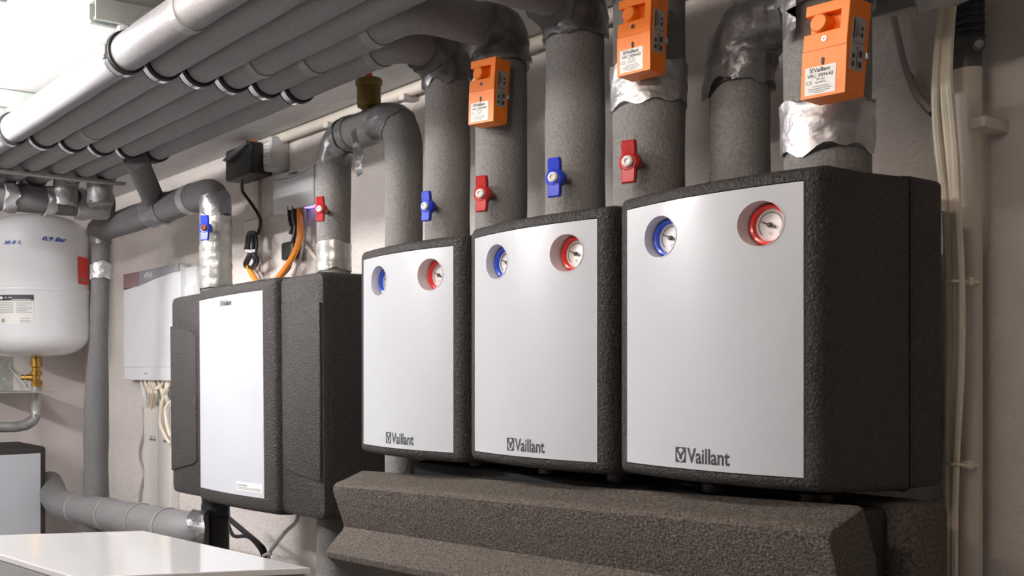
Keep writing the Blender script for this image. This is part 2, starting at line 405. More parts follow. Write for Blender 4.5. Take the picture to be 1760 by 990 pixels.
# ------------------------------------------------------------------ insulated manifold under the boxes
def cover():
    xl, xr = -.975, .034
    t = thing('manifold_cover', 'long dark foam manifold cover with a notched front under the pump boxes', 'pipe cover', (-.47, .1, CAM.z-.5))
    prof = [(.05, -.26), (.022, -.199), (-.03, -.2165), (-.043, -.2195), (-.0495, -.226), (-.0485, -.236), (-.024, -.300), (-.0215, -.309), (-.026, -.316), (-.06, -.347), (-.066, -.355), (-.064, -.366), (-.052, -.376), (.0, -.42), (.03, -.52), (.09, -.52)]
    bm = bmesh.new(); N = 24; R = []
    for i in range(N+1):
        s = i/N; x = xl+(xr-xl)*s; ins = .012 if i in (0, N) else 0
        if i == 1: x = xl+.006
        if i == N-1: x = xr-.006
        s = (x-xl)/(xr-xl)
        cy, cz = .03, -.33
        R.append([bm.verts.new((x, CAM.y+1.198+(y+(cy-y)*ins*2), CAM.z+z+(cz-z)*ins*2+.04*s)) for y, z in prof])
    n = len(prof)
    for a, b in zip(R, R[1:]):
        for k in range(n): bm.faces.new((a[k], a[(k+1) % n], b[(k+1) % n], b[k]))
    bm.faces.new(R[0]); bm.faces.new(R[-1])
    obj('front_shell', bm, 'epp_dusty', t, smooth=True, auto=32)
    obj('rear_shell', box(bmesh.new(), (-.93, .146, CAM.z-.56), (.03, .24, CAM.z-.169), .012, 3), 'epp_dusty', t, smooth=True)
    obj('dark_hollow_block', box(bmesh.new(), (-.86, .062, CAM.z-.5), (.0, .145, CAM.z-.172), .01), 'black_void', t)  # near-black block stands in for the shaded hollow behind the front shell
    for k in range(3):
        for dx in (-.066, .082):
            x = -.1545-.32*k+dx
            obj('connection_stub', lathe(bmesh.new(), [(.026, 0), (.026, .03), (.021, .03), (.021, .075)], (x, .105, CAM.z-.235), (0, 0, 1), 20), 'black', t, smooth=True)
    obj('wall_foot', box(bmesh.new(), (-.6, .24, CAM.z-.4), (-.35, WALL_Y, CAM.z-.3), .004), 'galv', t)
cover()

# ------------------------------------------------------------------ wide station on the left
def station():
    y0 = .05; xr = atY(557, 640, y0).x; xl = atY(294.5, 640, y0).x
    z1 = CAM.z+.218; z0 = CAM.z-.333
    t = thing('hydraulic_station', 'wide charcoal foam station with one tall white front and two side wings', 'heating unit', ((xl+xr)/2, .2, z0))
    bm = bmesh.new()
    loft_box(bm, [(xl, xr, z0, z1, .02, .425, 0), (xl, xr, z0, z1, .02, y0+.016, 0), (xl+.004, xr-.004, z0+.004, z1-.004, .018, y0+.005, 0), (xl+.014, xr-.014, z0+.014, z1-.014, .01, y0, 0)])
    obj('housing', bm, 'epp', t, smooth=True)
    yp = .035; a = atY(342, 640, yp).x; b = atY(477, 640, yp).x; c = (a+b)/2; hw = (b-a)/2
    bw = lambda x: -.014*max(0, 1-((x-c)/hw)**2)
    pt = z1+.002; pb_ = z0-.004
    bm = bmesh.new(); f = .0
    wl = atY(346.5, 640, yp).x; wr = atY(458.5, 640, yp).x; wt = atY(458, 500, yp).z; wb = atY(458, 859, yp).z
    loft_box(bm, [(a-.004, b+.004, pb_-.002, pt+.002, .012, y0+.03, 0), (a, b, pb_, pt, .012, yp+.016, 1), (a+.004, b-.004, pb_+.004, pt-.004, .011, yp+.005, 1), (a+.01, b-.01, pb_+.01, pt-.01, .008, yp, 1),
                  (wl-.001, wr+.001, wb-.001, wt+.001, .003, yp, 1), (wl, wr, wb, wt, .003, yp+.005, 1)], bw, cap1=False)
    obj('centre_frame', bm, 'epp', t, smooth=True, auto=50)
    p = obj('front_panel', bow_sheet(wl+.0005, wr-.0005, wb+.0005, wt-.0005, bw, yp-.0005, nx=14, nz=20), 'white_panel', t, smooth=True)
    q0 = atY(381.5, 526, yp-.014); q1 = atY(401, 517, yp-.014); ww = q1.x-q0.x
    fn = lambda u, v, d: (u, yp-.0008+bw(u)-d, v)
    emblem_and_word(p, q0.x, q0.z, ww, .0135, fn, local=False)
    l0 = atY(411, 849, yp-.008); l1 = atY(453, 838, yp-.003)
    bm = bmesh.new(); bars(bm, lambda u, v, d: (u, yp-.0014+bw(u), v), [(l0.x, wb+.012, wr-.006, wb+.034)]); lb = obj('sticker', bm, 'paper', p)
    bm = bmesh.new(); bars(bm, lambda u, v, d: (u, yp-.0022+bw(u), v), [(l0.x+.004, wb+.0245+.0, l0.x+.05, wb+.0275), (l0.x+.004, wb+.0195, wr-.012, wb+.0212), (l0.x+.004, wb+.016, wr-.012, wb+.0175)]); obj('sticker_print', bm, 'ink_soft', p)
    # moulded lids on the two wings, each proud of the housing
    def lid(pts, y1=y0):
        bm = bmesh.new(); prism(bm, [(q.x, q.z) for q in pts], y0-.004, y0+.012, 'y', .003, 2); obj('wing_lid', bm, 'epp', t, smooth=True, auto=50)
    P = lambda x, y: atY(x, y, y0)
    lid([P(490, 568), P(493, 553), P(500, 546), P(550, 524), P(554, 523.5), P(553.5, 834), P(508, 817), P(495, 808), P(491, 795)])
    lid([P(296, 557.5), P(325, 564.5), P(335, 569), P(340, 578), P(340, 790), P(335, 795), P(296.5, 804.5)])
    # top lip, side slot and side seam
    bm = bmesh.new(); box(bm, (xr-.004, y0+.12, CAM.z-.07), (xr+.0015, y0+.24, CAM.z+.015)); obj('side_slot', bm, 'black_void', t)
    bm = bmesh.new(); box(bm, (xr-.004, y0+.02, z0+.07), (xr+.0015, .42, P(556, 524).z), .0015); obj('side_lid', bm, 'epp', t)
    return xl, xr, z0, z1
ST = station()
bpy.data.objects['hydraulic_station'].rotation_euler.y = math.radians(-.9)

# ------------------------------------------------------------------ insulated pipes
class Pipe:
    def __init__(s, label, pts, r, mt='foam', fillet=.08, name='insulated_pipe', wob=.05, seed=0, group=None, base=None, cat='pipe', rf=None):
        s.path = smooth_path(pts, fillet, max(.012, r*.4)); s.r = r; s.seed = seed
        b = min(s.path, key=lambda p: p.z) if base is None else base
        s.t = thing(name, label, cat, b, group=group)
        obj('insulation_sleeve', tube(bmesh.new(), s.path, r, 28, wob, seed=seed, rf=rf), mt, s.t, smooth=True)
    def idx(s, p): p = Vector(p); return min(range(len(s.path)), key=lambda i: (s.path[i]-p).length)
    def tape(s, p0, p1, mt='tape_silver', grow=.003, crumple=.004, freq=28, ragged=.012, name='tape_wrap', label=None, step=.008, rings_=0):
        i, j = sorted((s.idx(p0), s.idx(p1))); j = max(j, i+1)
        sub = resample(s.path[i:j+1], step)
        o = obj(name, tube(bmesh.new(), sub, s.r*1.02+grow, 40, .04, crumple, freq, ragged, seed=s.seed+i, caps=True, rings_=rings_), mt, s.t, smooth=True, auto=60)
        if label: o['label'] = label
        return o
    def band(s, p, half=.006, mt='tape_grey', grow=.0015):
        i = s.idx(p); i = min(max(i, 1), len(s.path)-2); d = (s.path[i+1]-s.path[i-1]).normalized(); c = s.path[i]
        return obj('joint_tape', tube(bmesh.new(), [c-d*half, c-d*half*.5, c, c+d*half*.5, c+d*half], s.r*1.025+grow, 28, .04, seed=s.seed), mt, s.t, smooth=True)
def valve(pipe, px, py, y, mt, nut='paper', size=.05, tilt=0):
    c = atY(px, py, y); i = pipe.idx(c); ax = pipe.path[i]; d = Vector((c.x-ax.x, c.y-ax.y, 0)).normalized()
    R = Matrix.Translation(c) @ Matrix((( -d.y, -d.x, 0, 0), (d.x, -d.y, 0, 0), (0, 0, 1, 0), (0, 0, 0, 1))) @ Matrix.Rotation(tilt, 4, 'Y')
    # local: x across, -y outwards, z up
    k = size/.05; bm = bmesh.new()
    lathe(bm, [(.0135, -.008), (.0135, .004), (.010, .007), (0, .007)], (0, 0, 0), (0, -1, 0), 16)
    for s in (1, -1):
        prism(bm, [(-.009, s*.006), (.009, s*.006), (.0095, s*.02), (.0085, s*.0275), (-.0085, s*.0275), (-.0095, s*.02)], -.006, .003, 'y', .0015, 1)
    for v in bm.verts: 
        v.co.y -= .10*abs(v.co.z)
    for v in bm.verts: v.co = R @ (v.co*k)
    h = obj('valve_handle', bm, mt, pipe.t, smooth=True); h['label'] = ('red' if 'red' in mt else 'blue') + ' butterfly valve handle'
    bm = bmesh.new(); lathe(bm, [(.0072, -.001), (.0072, .004), (.005, .006), (.0035, .006), (.0035, .004), (0, .004)], (0, -.007, 0), (0, -1, 0), 12)
    for v in bm.verts: v.co = R @ (v.co*k)
    obj('handle_nut', bm, nut, h, smooth=True)
    bm = bmesh.new(); L = (Vector((ax.x, ax.y, c.z))-c).length
    tube(bm, [c, c.lerp(Vector((ax.x, ax.y, c.z)), .8)], .006, 10); obj('valve_stem', bm, 'brass', pipe.t, smooth=True)

BANKZ = CAM.z+.633; BY = [-.400+.0813*i for i in range(6)]; BR = .037
TOPIN = BZ+.37
# U-shaped pipe from the station to the floor (A up, over, B down)
xa, ra = vpipe(542, 605, .17); xb, rb = vpipe(660, 728, .17)
za = atY(640, 218, .17).z
A = Pipe('grey insulated pipe looping over from the station top down beside the left pump box', [(xa, .17, ST[3]-.03), (xa, .17, za), (xb, .17, za), (xb, .17, .02)], .0405, fillet=.075, seed=1)
A.tape(atY(572, 466, .17), atY(572, 420, .17), 'foil_wrap', .001, .0012, rings_=.0006)
A.tape((xa, .17, za-.05), (xa+.06, .17, za), 'tape_dark', .001, .003, label='dark crumpled tape on the elbow')
A.tape((xb-.075, .17, za), (xb-.02, .17, za-.02), 'tape_dark', .0005, .0015)
valve(A, 551.5, 360, .10, 'red', 'paper', .052)
bm = bmesh.new()                                        # loose tail of tape hanging from the loop
q = [atY(607, 225, .105), atY(613, 250, .11), atY(617, 280, .118), atY(619, 303, .122)]
sp = spline(q, .01)
for i, p in enumerate(sp):
    ww = .013-.002*math.sin(i*.8); sp[i] = (p+Vector((-ww, .003*math.sin(i*1.3), 0)), p+Vector((ww, -.003*math.sin(i*.9), .004)))
V = [(bm.verts.new(a), bm.verts.new(b)) for a, b in sp]
for a, b in zip(V, V[1:]): bm.faces.new((a[0], a[1], b[1], b[0]))
bmesh.ops.solidify(bm, geom=bm.faces[:], thickness=.0012)
obj('tape_tail', bm, 'tape_dark', A.t, smooth=True)
A.band(atY(607, 213, .17), .012, 'tape_dark', .001)
# automatic air vent on the loop
pv = atY(634, 186, .17)
t = thing('air_vent', 'dull brass bottle air vent with a red cap on the looping pipe', 'air vent', (pv.x, .17, za+.035))
vz = za+.036; k = 1/FPX*(pv-CAM).dot(FWD)
obj('vent_body', lathe(bmesh.new(), [(.006, 0), (.014, .0), (.018, .008), (.0255, .012), (.027, .02), (.027, .058), (.030, .06), (.0305, .0635), (.0305, .07), (.028, .073), (.0, .073)], (pv.x, .17, vz), (0, 0, 1), 28), 'brass_dull', t, smooth=True)
obj('vent_cap', lathe(bmesh.new(), [(.0085, 0), (.0085, .012), (.0065, .014), (.0065, .019), (0, .019)], (pv.x, .17, vz+.073), (0, 0, 1), 14), 'red_label', t, smooth=True)

# bank of six pipes under the ceiling, the two nearest the wall turning down to the left pump box
x6 = -.834+.02
xc, rc = vpipe(730, 808, .13); xd, rd = vpipe(816, 906, .13); xe, re_ = vpipe(937, 1040, .13)
xf, rf_ = vpipe(1053, 1178, .12); xg, rg = vpipe(1219, 1324, .205); xh, rh = vpipe(1345, 1499, .10)
bank_lab = ['outermost pipe of the ceiling bank, lit bright along its left side', 'second pipe of the ceiling bank counted from the bright outer one', 'third pipe of the ceiling bank counted from the bright outer one',
            'fourth pipe of the ceiling bank, turning down blue-handled into the middle pump box', 'ceiling bank pipe turning down beside an orange thermostat and a red valve',
            'ceiling bank pipe nearest the wall, turning down with a blue valve handle']
endx = [-2.85, -2.75, -2.62, -2.53, -2.44, -2.35]
G6 = 'parallel insulated pipes hung under the ceiling'
bank = []
for i in range(6):
    y = BY[i]; lo = (endx[i], y, BANKZ-.10)
    pts = [lo, (endx[i], y, BANKZ)]
    if i == 5: pts += [(xc, y, BANKZ), (xc, .13, BANKZ-.005), (xc, .13, TOPIN)]
    elif i == 4: pts += [(xd, y, BANKZ), (xd, .13, BANKZ), (xd, .13, TOPIN)]
    elif i == 3: pts += [(xe, y, BANKZ), (xe, .13, BANKZ), (xe, .13, TOPIN)]
    elif i == 2: pts += [(xf, y, BANKZ), (xf, .05, BANKZ)]
    elif i == 1: pts += [(xg, y, BANKZ), (xg, y, CEIL_Z-.004)]
    else: pts += [(xh, y, BANKZ), (xh, .03, BANKZ)]
    if i >= 3:
        hz = Pipe(bank_lab[i], pts[:4] if False else pts, [0, 0, 0, re_, rd, rc][i]*.0+BR, 'foam_bank', .055, seed=10+i, group=G6, wob=.03, base=Vector(pts[-1]))
        # thicker sleeve on the riser
        sl = smooth_path([(pts[-1][0], .13, BANKZ-.045), pts[-1]], .01, .02)
        rr = [0, 0, 0, re_, rd, rc][i]
        o = obj('riser_sleeve', tube(bmesh.new(), sl, rr, 30, .05, seed=20+i), 'foam', hz.t, smooth=True)
    else:
        hz = Pipe(bank_lab[i], pts, BR, 'foam_bank', .055, seed=10+i, group=G6, wob=.03, base=Vector((-1, y, BANKZ)))
    bank.append(hz)
    hz.tape(lo, (endx[i]+.05, y, BANKZ), 'tape_grey', .001, .006, 22, label='crumpled silver tape on the pipe end')
class Riser:                                            # same interface, follows the riser axis only
    def __init__(s, p, x, y, r, seed): s.path = resample([Vector((x, y, TOPIN)), Vector((x, y, BANKZ+.05))], .012); s.r = r; s.t = p.t; s.seed = seed
    idx = Pipe.idx; tape = Pipe.tape; band = Pipe.band
Rc = Riser(bank[5], xc, .13, rc, 41); Rd = Riser(bank[4], xd, .13, rd, 42); Re = Riser(bank[3], xe, .13, re_, 43)
for pp, R_, xx, rr in ((bank[5], Rc, xc, rc), (bank[4], Rd, xd, rd), (bank[3], Re, xe, re_)):
    pp.r, keep = rr*.98, pp.r
    pp.tape((xx, .075, BANKZ), (xx, .13, BANKZ-.075), 'tape_dark', .002, .009, 24, .016, label='dark crumpled tape around the elbow')
    pp.r = keep
valve(Rc, 735, 355, .065, 'blue', 'paper', .052); valve(Rd, 830, 334, .06, 'red', 'paper', .058); valve(Re, 955, 306, .055, 'blue', 'paper', .058)
for i, (px, py) in ((0, (335, 35)), (2, (160, 215)), (3, (455, 105)), (4, (540, 100)), (4, (655, 52)), (5, (655, 80))):
    b = bank[i]; p = min(b.path, key=lambda q: (lambda d: (PX+FPX*d.dot(RGT)/d.dot(FWD)-px)**2+(PY-FPX*d.z/d.dot(FWD)-py)**2)(q-CAM)); b.band(p, .012, 'tape_grey', .0012)

F = Pipe('thick insulated riser with red valve and silver tape entering the middle pump box', [(xf, .12, TOPIN), (xf, .12, BANKZ+.03)], rf_, seed=3)
F.tape(atY(1117, 190, .12), atY(1117, 123, .12), 'tape_silver', .001, .003, 30)
valve(F, 1083, 279, .045, 'red', 'paper', .058)
zt = CAM.z+.525
Gp = Pipe('insulated pipe rising from the nearest pump box and bending right behind the thickest riser', [(xg, .205, TOPIN), (xg, .205, zt), (2.3, .205, zt)], rg, seed=4, fillet=.07)
Gp.tape((xg, .205, zt-.09), (xg+.12, .205, zt), 'tape_dark', .003, .010, 22, .03, label='dark crumpled tape around the elbow')
Gp.tape((xh+.07, .205, zt), (xh+.17, .205, zt), 'tape_silver', .004, .010, 22, .03)
H = Pipe('thickest insulated riser with crumpled silver tape on top of the nearest pump box', [(xh, .10, TOPIN), (xh, .10, BANKZ+.03)], rh, seed=5)
H.tape(atY(1420, 262, .10), atY(1420, 168, .10), 'tape_silver', .0015, .0035, 30, .022, label='wide crumpled silver tape')
H.tape(atY(1420, 22, .10), atY(1420, -60, .10), 'tape_silver', .002, .006, 24, .03)
bm = bmesh.new(); q = [atY(1353, y, .035) for y in (-10, 20, 45, 66)]; V = []
for i, p in enumerate(q): V.append((bm.verts.new(p+Vector((-.012, .01, 0))), bm.verts.new(p+Vector((.0, -.004*(i % 2), 0))), bm.verts.new(p+Vector((.014, -.004, .003*i)))))
for a, b in zip(V, V[1:]):
    for k in (0, 1): bm.faces.new((a[k], a[k+1], b[k+1], b[k]))
bmesh.ops.solidify(bm, geom=bm.faces[:], thickness=.0015)
obj('tape_tail', bm, 'tape_silver', H.t, smooth=True)

# wall side pipes on the left
xw, rw = vpipe(348, 394, .13)
zw = CAM.z+.505; xm = -2.70
Wp = Pipe('insulated pipe along the wall bending down into the wide station, blue valve handle', [(xm+.02, .13, zw-.01), (xw, .13, zw), (xw, .13, ST[3]-.02)], .042, 'foam_dark', seed=6, fillet=.06, wob=.06)
Wp.tape(atY(371, 492, .13), atY(371, 375, .13), 'foil_wrap', .001, .003, 30, label='shiny foil wrap', rings_=.0009)
Wp.tape(atY(371, 368, .13), atY(371, 335, .13), 'tape_dark', .0, .003)
Wp.tape(atY(285, 345, .13), atY(262, 358, .13), 'tape_dark', .002, .007)
Wp.band(atY(330, 330, .13), .02, 'tape_grey', .001)
valve(Wp, 353, 392, .07, 'blue', 'rust', .062)
Mp = Pipe('long grey vertical pipe in the far corner behind the white tank', [(xm, .13, .0), (xm, .13, CAM.z-.1), (xm+.035, .13, CAM.z+.25), (xm+.045, .13, CAM.z+.54)], .0445, 'foam_dark', fillet=.15, seed=7, wob=.08, rf=lambda t: 1-.28*max(0, min(1, (t-.66)/.12)))
Mp.r *= .74; Mp.tape(atY(171, 483, .13), atY(171, 455, .13), 'tape_silver', .001, .003)
Mp.tape(atY(166, 420, .13), atY(166, 405, .13), 'tape_dark', .001, .004)
X1 = Pipe('dark cross pipe running over the white tank with torn tape', [(-2.47, -.75, CAM.z+.545), (-2.47, .09, CAM.z+.55)], .043, 'foam_dark', seed=8, wob=.05, base=Vector((-2.47, -.3, CAM.z+.5)))
X1.tape((-2.47, -.03, CAM.z+.55), (-2.47, .08, CAM.z+.55), 'tape_grey', .001, .008, 24, .02)
X1.tape((-2.47, -.13, CAM.z+.55), (-2.47, -.10, CAM.z+.55), 'tape_grey', .001, .006, 24, .02)
X1.tape((-2.47, -.27, CAM.z+.55), (-2.47, -.235, CAM.z+.55), 'tape_grey', .001, .006, 24, .02)
s0 = atZ(233, 272, CAM.z+.595); s1 = atY(268, 352, .13)
Bp = Pipe('short slanting grey branch between the ceiling bank and the wall pipe', [s0, s1], .034, 'foam_dark', seed=9, wob=.02)
zr = CAM.z-.452
Rp = Pipe('horizontal grey pipe with pale tape rings behind the white appliance', [(-3.44, .215, CAM.z-.465), (-3.22, .16, CAM.z-.508), (-3.0, .12, CAM.z-.502), (-1.89, .075, CAM.z-.445), (-1.845, .125, CAM.z-.445)], .0545, 'foam_pipe', seed=12, fillet=.12, wob=.04)
for px, py in ((131, 870), (190, 880), (249, 893)): Rp.band(atY(px, py, .10), .007, 'tape_silver', .001)
Rp.band(atY(288, 898, .08), .008, 'tape_grey', .001)
Rp.tape(atY(322, 905, .07), (-1.845, .125, CAM.z-.445), 'tape_dark', .001, .006, 24, label='crumpled tape on the pipe end')
xbl = vpipe(345, 396, .17)[0]
bl = Pipe('black pipe hanging below the left half of the wide station', [(xbl, .17, .0), (xbl, .17, ST[2]+.03)], .040, 'black', seed=13, wob=.01)
bl.band(atY(370, 880, .17), .02, 'hose', .001); bl.band(atY(370, 890, .17), .004, 'hose', .003)
lp = Pipe('grey pipe hanging below the right end of the wide station', [(xa, .17, .0), (xa, .17, ST[2]+.03)], .041, 'foam', seed=14, wob=.02)

# ------------------------------------------------------------------ ceiling rails, clamps, strip
def rail(x, y0, y1, label):
    w_, h = .019, .042; z1 = CEIL_Z-.004; z0 = z1-h
    t = thing('strut_rail', label, 'rail', (x, y0, z1), group='galvanised rails under the ceiling')
    pr = [(x-w_, z0), (x-w_, z1), (x+w_, z1), (x+w_, z0), (x+w_-.011, z0), (x+w_-.011, z0+.005), (x+w_-.004, z0+.005), (x+w_-.004, z1-.004), (x-w_+.004, z1-.004), (x-w_+.004, z0+.005), (x-w_+.011, z0+.005), (x-w_+.011, z0)]
    obj('channel', prism(bmesh.new(), pr, y0, y1, 'y'), 'rail', t)
    for y in (y0+.25, y1-.02): obj('ceiling_bolt', lathe(bmesh.new(), [(.009, 0), (.009, .008), (.005, .008), (.005, .03)], (x, y, z1-.03), (0, 0, 1), 8), 'galv', t)
RX = [atX(215, 105, -1.192).x, -1.931]
rail(RX[0], -.468, .07, 'galvanised strut rail nearer the camera, across the top of the pipe bank')
rail(RX[1], -.62, .07, 'galvanised strut rail farther from the camera, at the left edge of the photo')
names = ['bright outermost pipe', 'second pipe from the outer edge', 'third pipe from the outer edge', 'fourth pipe from the outer edge', 'fifth pipe from the outer edge', 'pipe nearest the wall']
def make_clamp():
    t = thing('pipe_clamp', 'x', 'pipe clamp'); r = BR+.0032
    def ringbm(r0, r1, hw):
        bm = bmesh.new(); n = 32; R = []
        for (rr, x) in ((r0, -hw), (r1, -hw), (r1, hw), (r0, hw)): R.append([bm.verts.new((x, rr*math.cos(2*PI*k/n), rr*math.sin(2*PI*k/n))) for k in range(n)])
        for a, b in zip(R, R[1:]+R[:1]):
            for k in range(n): bm.faces.new((a[k], a[(k+1) % n], b[(k+1) % n], b[k]))
        return bm
    obj('rubber_liner', ringbm(BR-.002, r+.0022, .0165), 'rubber', t, smooth=True, local=True)
    obj('steel_band', ringbm(r, r+.004, .0085), 'chrome', t, smooth=True, local=True)
    for s in (-1, 1):
        bm = bmesh.new(); box(bm, (-.009, s*(r+.0015)-.006*(s < 0), -.010), (.009, s*(r+.0015)+.006*(s > 0), .010), .001)
        bm2 = bmesh.new(); 
        o = obj('clamp_lug', bm, 'galv', t, local=True); bm2.free()
        obj('clamp_screw', lathe(bmesh.new(), [(.0045, 0), (.0045, .005), (.0025, .005), (.0025, .03)], (0, s*(r+.005), -.017), (0, 0, 1), 8), 'chrome', o, local=True)
    zt_ = CEIL_Z-.046-BANKZ
    obj('hanger_rod', lathe(bmesh.new(), [(.004, r), (.004, zt_)], (0, 0, 0), (0, 0, 1), 8), 'galv', t, local=True)
    obj('hanger_nut', lathe(bmesh.new(), [(.011, zt_-.016), (.011, zt_-.010), (.016, zt_-.009), (.016, zt_)], (0, 0, 0), (0, 0, 1), 12), 'galv', t, local=True)
    return t
cl = make_clamp(); first = True
for j, x in enumerate(RX):
    for i in range(6):
        c = cl if first else copy_tree(cl); first = False
        c.location = (x, BY[i], BANKZ); c['group'] = 'rubber lined pipe clamps'
        c['label'] = 'rubber lined steel clamp on the %s at the %s rail' % (names[i], ('near', 'far')[j])
bm = bmesh.new(); box(bm, (-2.30, -.72, BANKZ-BR-.009), (-2.27, .06, BANKZ-BR-.0015))
o = obj('support_strip', bm, 'rail', smooth=False); tag(o, 'thin grey metal strip under the far ends of the ceiling pipes', 'strip')

# ------------------------------------------------------------------ orange contact thermostats
def make_thermostat():
    t = thing('contact_thermostat', 'x', 'thermostat'); W, Hh, D = .056, .112, .042      # origin: centre of the back face
    hw, hh = W/2, Hh/2; fy = -D
    bm = bmesh.new()
    box(bm, (-hw, fy+.012, -hh), (hw, 0, hh), .0012, 1)
    # front layer with the knob notch cut in from the left, its lower half sloping back
    zn0, zn1 = .021, .043
    prism(bm, [(-hw, hh), (hw, hh), (hw, -.0), (-hw, -.0), (-hw, zn0), (hw*.62, zn0), (hw*.62, zn1), (-hw, zn1)], fy, fy+.013, 'y', .0008, 1)
    v = [bm.verts.new(p) for p in ((-hw, fy, 0), (hw, fy, 0), (hw, fy+.004, -hh), (-hw, fy+.004, -hh), (-hw, fy+.013, 0), (hw, fy+.013, 0), (hw, fy+.013, -hh), (-hw, fy+.013, -hh))]
    for q in ((0, 1, 2, 3), (4, 7, 6, 5), (0, 4, 5, 1), (3, 2, 6, 7), (0, 3, 7, 4), (1, 5, 6, 2)): bm.faces.new([v[i] for i in q])
    obj('casing', bm, 'orange', t, local=True)
    obj('dial_knob', lathe(bmesh.new(), [(.0115, 0), (.0108, .016), (.0095, .0175), (0, .0175)], (-.008, fy+.013, .032), (0, -1, 0), 24), 'orange', t, smooth=True, local=True)
    obj('screw', lathe(bmesh.new(), [(.0032, 0), (.0032, .001), (.0015, .001), (.0015, .0003), (0, .0003)], (-.001, fy, .012), (0, -1, 0), 14), 'chrome', t, local=True)
    obj('screw_recess', lathe(bmesh.new(), [(.0016, 0), (.0016, .0009), (0, .0009)], (-.001, fy, .012), (0, -1, 0), 10), 'ink', t, local=True)
    obj('slot', prism(bmesh.new(), [(-.0022, -.0185), (-.0004, -.0185), (.0008, -.012), (-.0014, -.0095), (-.003, -.012)], fy-.0002, fy+.006, 'y'), 'ink', t, local=True)
    sl = lambda z: fy+.004*max(0, -z)/hh
    fn = lambda u, v, d: (u, sl(v)-.0003-d, v)
    lx0, lx1, lz0, lz1 = -.023, .016, -.0525, -.0195
    lb = obj('label_plate', prism(bmesh.new(), [(lx0, lz0), (lx1, lz0), (lx1, lz1), (lx0, lz1)], -.0004, 0, 'y'), 'paper', t, local=True)
    for vv in lb.data.vertices: vv.co.y += sl(vv.co.z)
    emblem_and_word(lb, -.017, lz1-.0068, .026, .0052, fn)
    text('lettering', 'VRC 009642', 'ink', lb, .033, .0042, lambda u, v, d: fn(lx0+.003+u, lz1-.0128+v, d), bold=.012)
    text('lettering', 'IP 20', 'ink', lb, .010, .0026, lambda u, v, d: fn(-.0075+u, lz1-.0166+v, d))
    text('lettering', '20-90\u00b0C', 'ink', lb, .014, .0026, lambda u, v, d: fn(-.0095+u, lz1-.0203+v, d))
    text('lettering', 'CE', 'ink', lb, .0075, .0042, lambda u, v, d: fn(lx0+.0018+u, lz1-.0205+v, d))
    bm = bmesh.new(); bars(bm, fn, [(-.013, lz1-.0242, .008, lz1-.0233), (-.018, lz1-.0268, .011, lz1-.0258), (-.017, lz1-.0292, .009, lz1-.0283), (-.01, lz1-.0312, .003, lz1-.0305)]); obj('small_print', bm, 'ink_soft', lb, local=True)
    sp_ = obj('side_plate', box(bmesh.new(), (hw-.0002, -.034, -.028), (hw+.0005, -.009, .034)), 'silver_label', t, local=True)
    bm = bmesh.new(); xx = hw+.0008
    for (y0, z0, y1, z1) in ((-.032, .008, -.0295, .031), (-.027, .010, -.0255, .028), (-.023, .012, -.022, .026), (-.018, .012, -.0135, .017), (-.018, .020, -.0135, .024), (-.0325, .004, -.0105, .0048), (-.031, -.024, -.026, -.018), (-.031, -.014, -.026, -.009), (-.022, -.026, -.0205, .0), (-.018, -.024, -.012, -.017), (-.018, -.012, -.012, -.004)):
        bm.faces.new([bm.verts.new(p) for p in ((xx, y0, z0), (xx, y1, z0), (xx, y1, z1), (xx, y0, z1))])
    obj('wiring_print', bm, 'ink', sp_, local=True)
    obj('terminal', box(bmesh.new(), (hw, -.008, -.012), (hw+.004, -.002, -.004), .001), 'chrome', t, local=True)
    return t
th = make_thermostat(); G3 = 'orange contact thermostats on the risers'
th.location = atY(1411, 88, -.014)+Vector((.006, .042, 0)); th.rotation_euler = (math.radians(-3), math.radians(3.2), math.radians(-3)); th['group'] = G3
th['label'] = 'bright orange contact thermostat nearest the camera, on the thickest riser between silver tape'
for (px, py, y, rx, ry, rz, lab, hgt) in ((1080, 64, .022, -2, 1.5, 4, 'orange contact thermostat in the middle, above the flat silver tape and a red valve', 128), (819, 160, .045, -2, 3, 8, 'smallest orange contact thermostat, farthest left, on the riser over the left pump box', 113)):
    c = copy_tree(th); c.location = atY(px, py, y)+Vector((.006, .042, 0)); c.rotation_euler = [math.radians(q) for q in (rx, ry, rz)]; c['label'] = lab

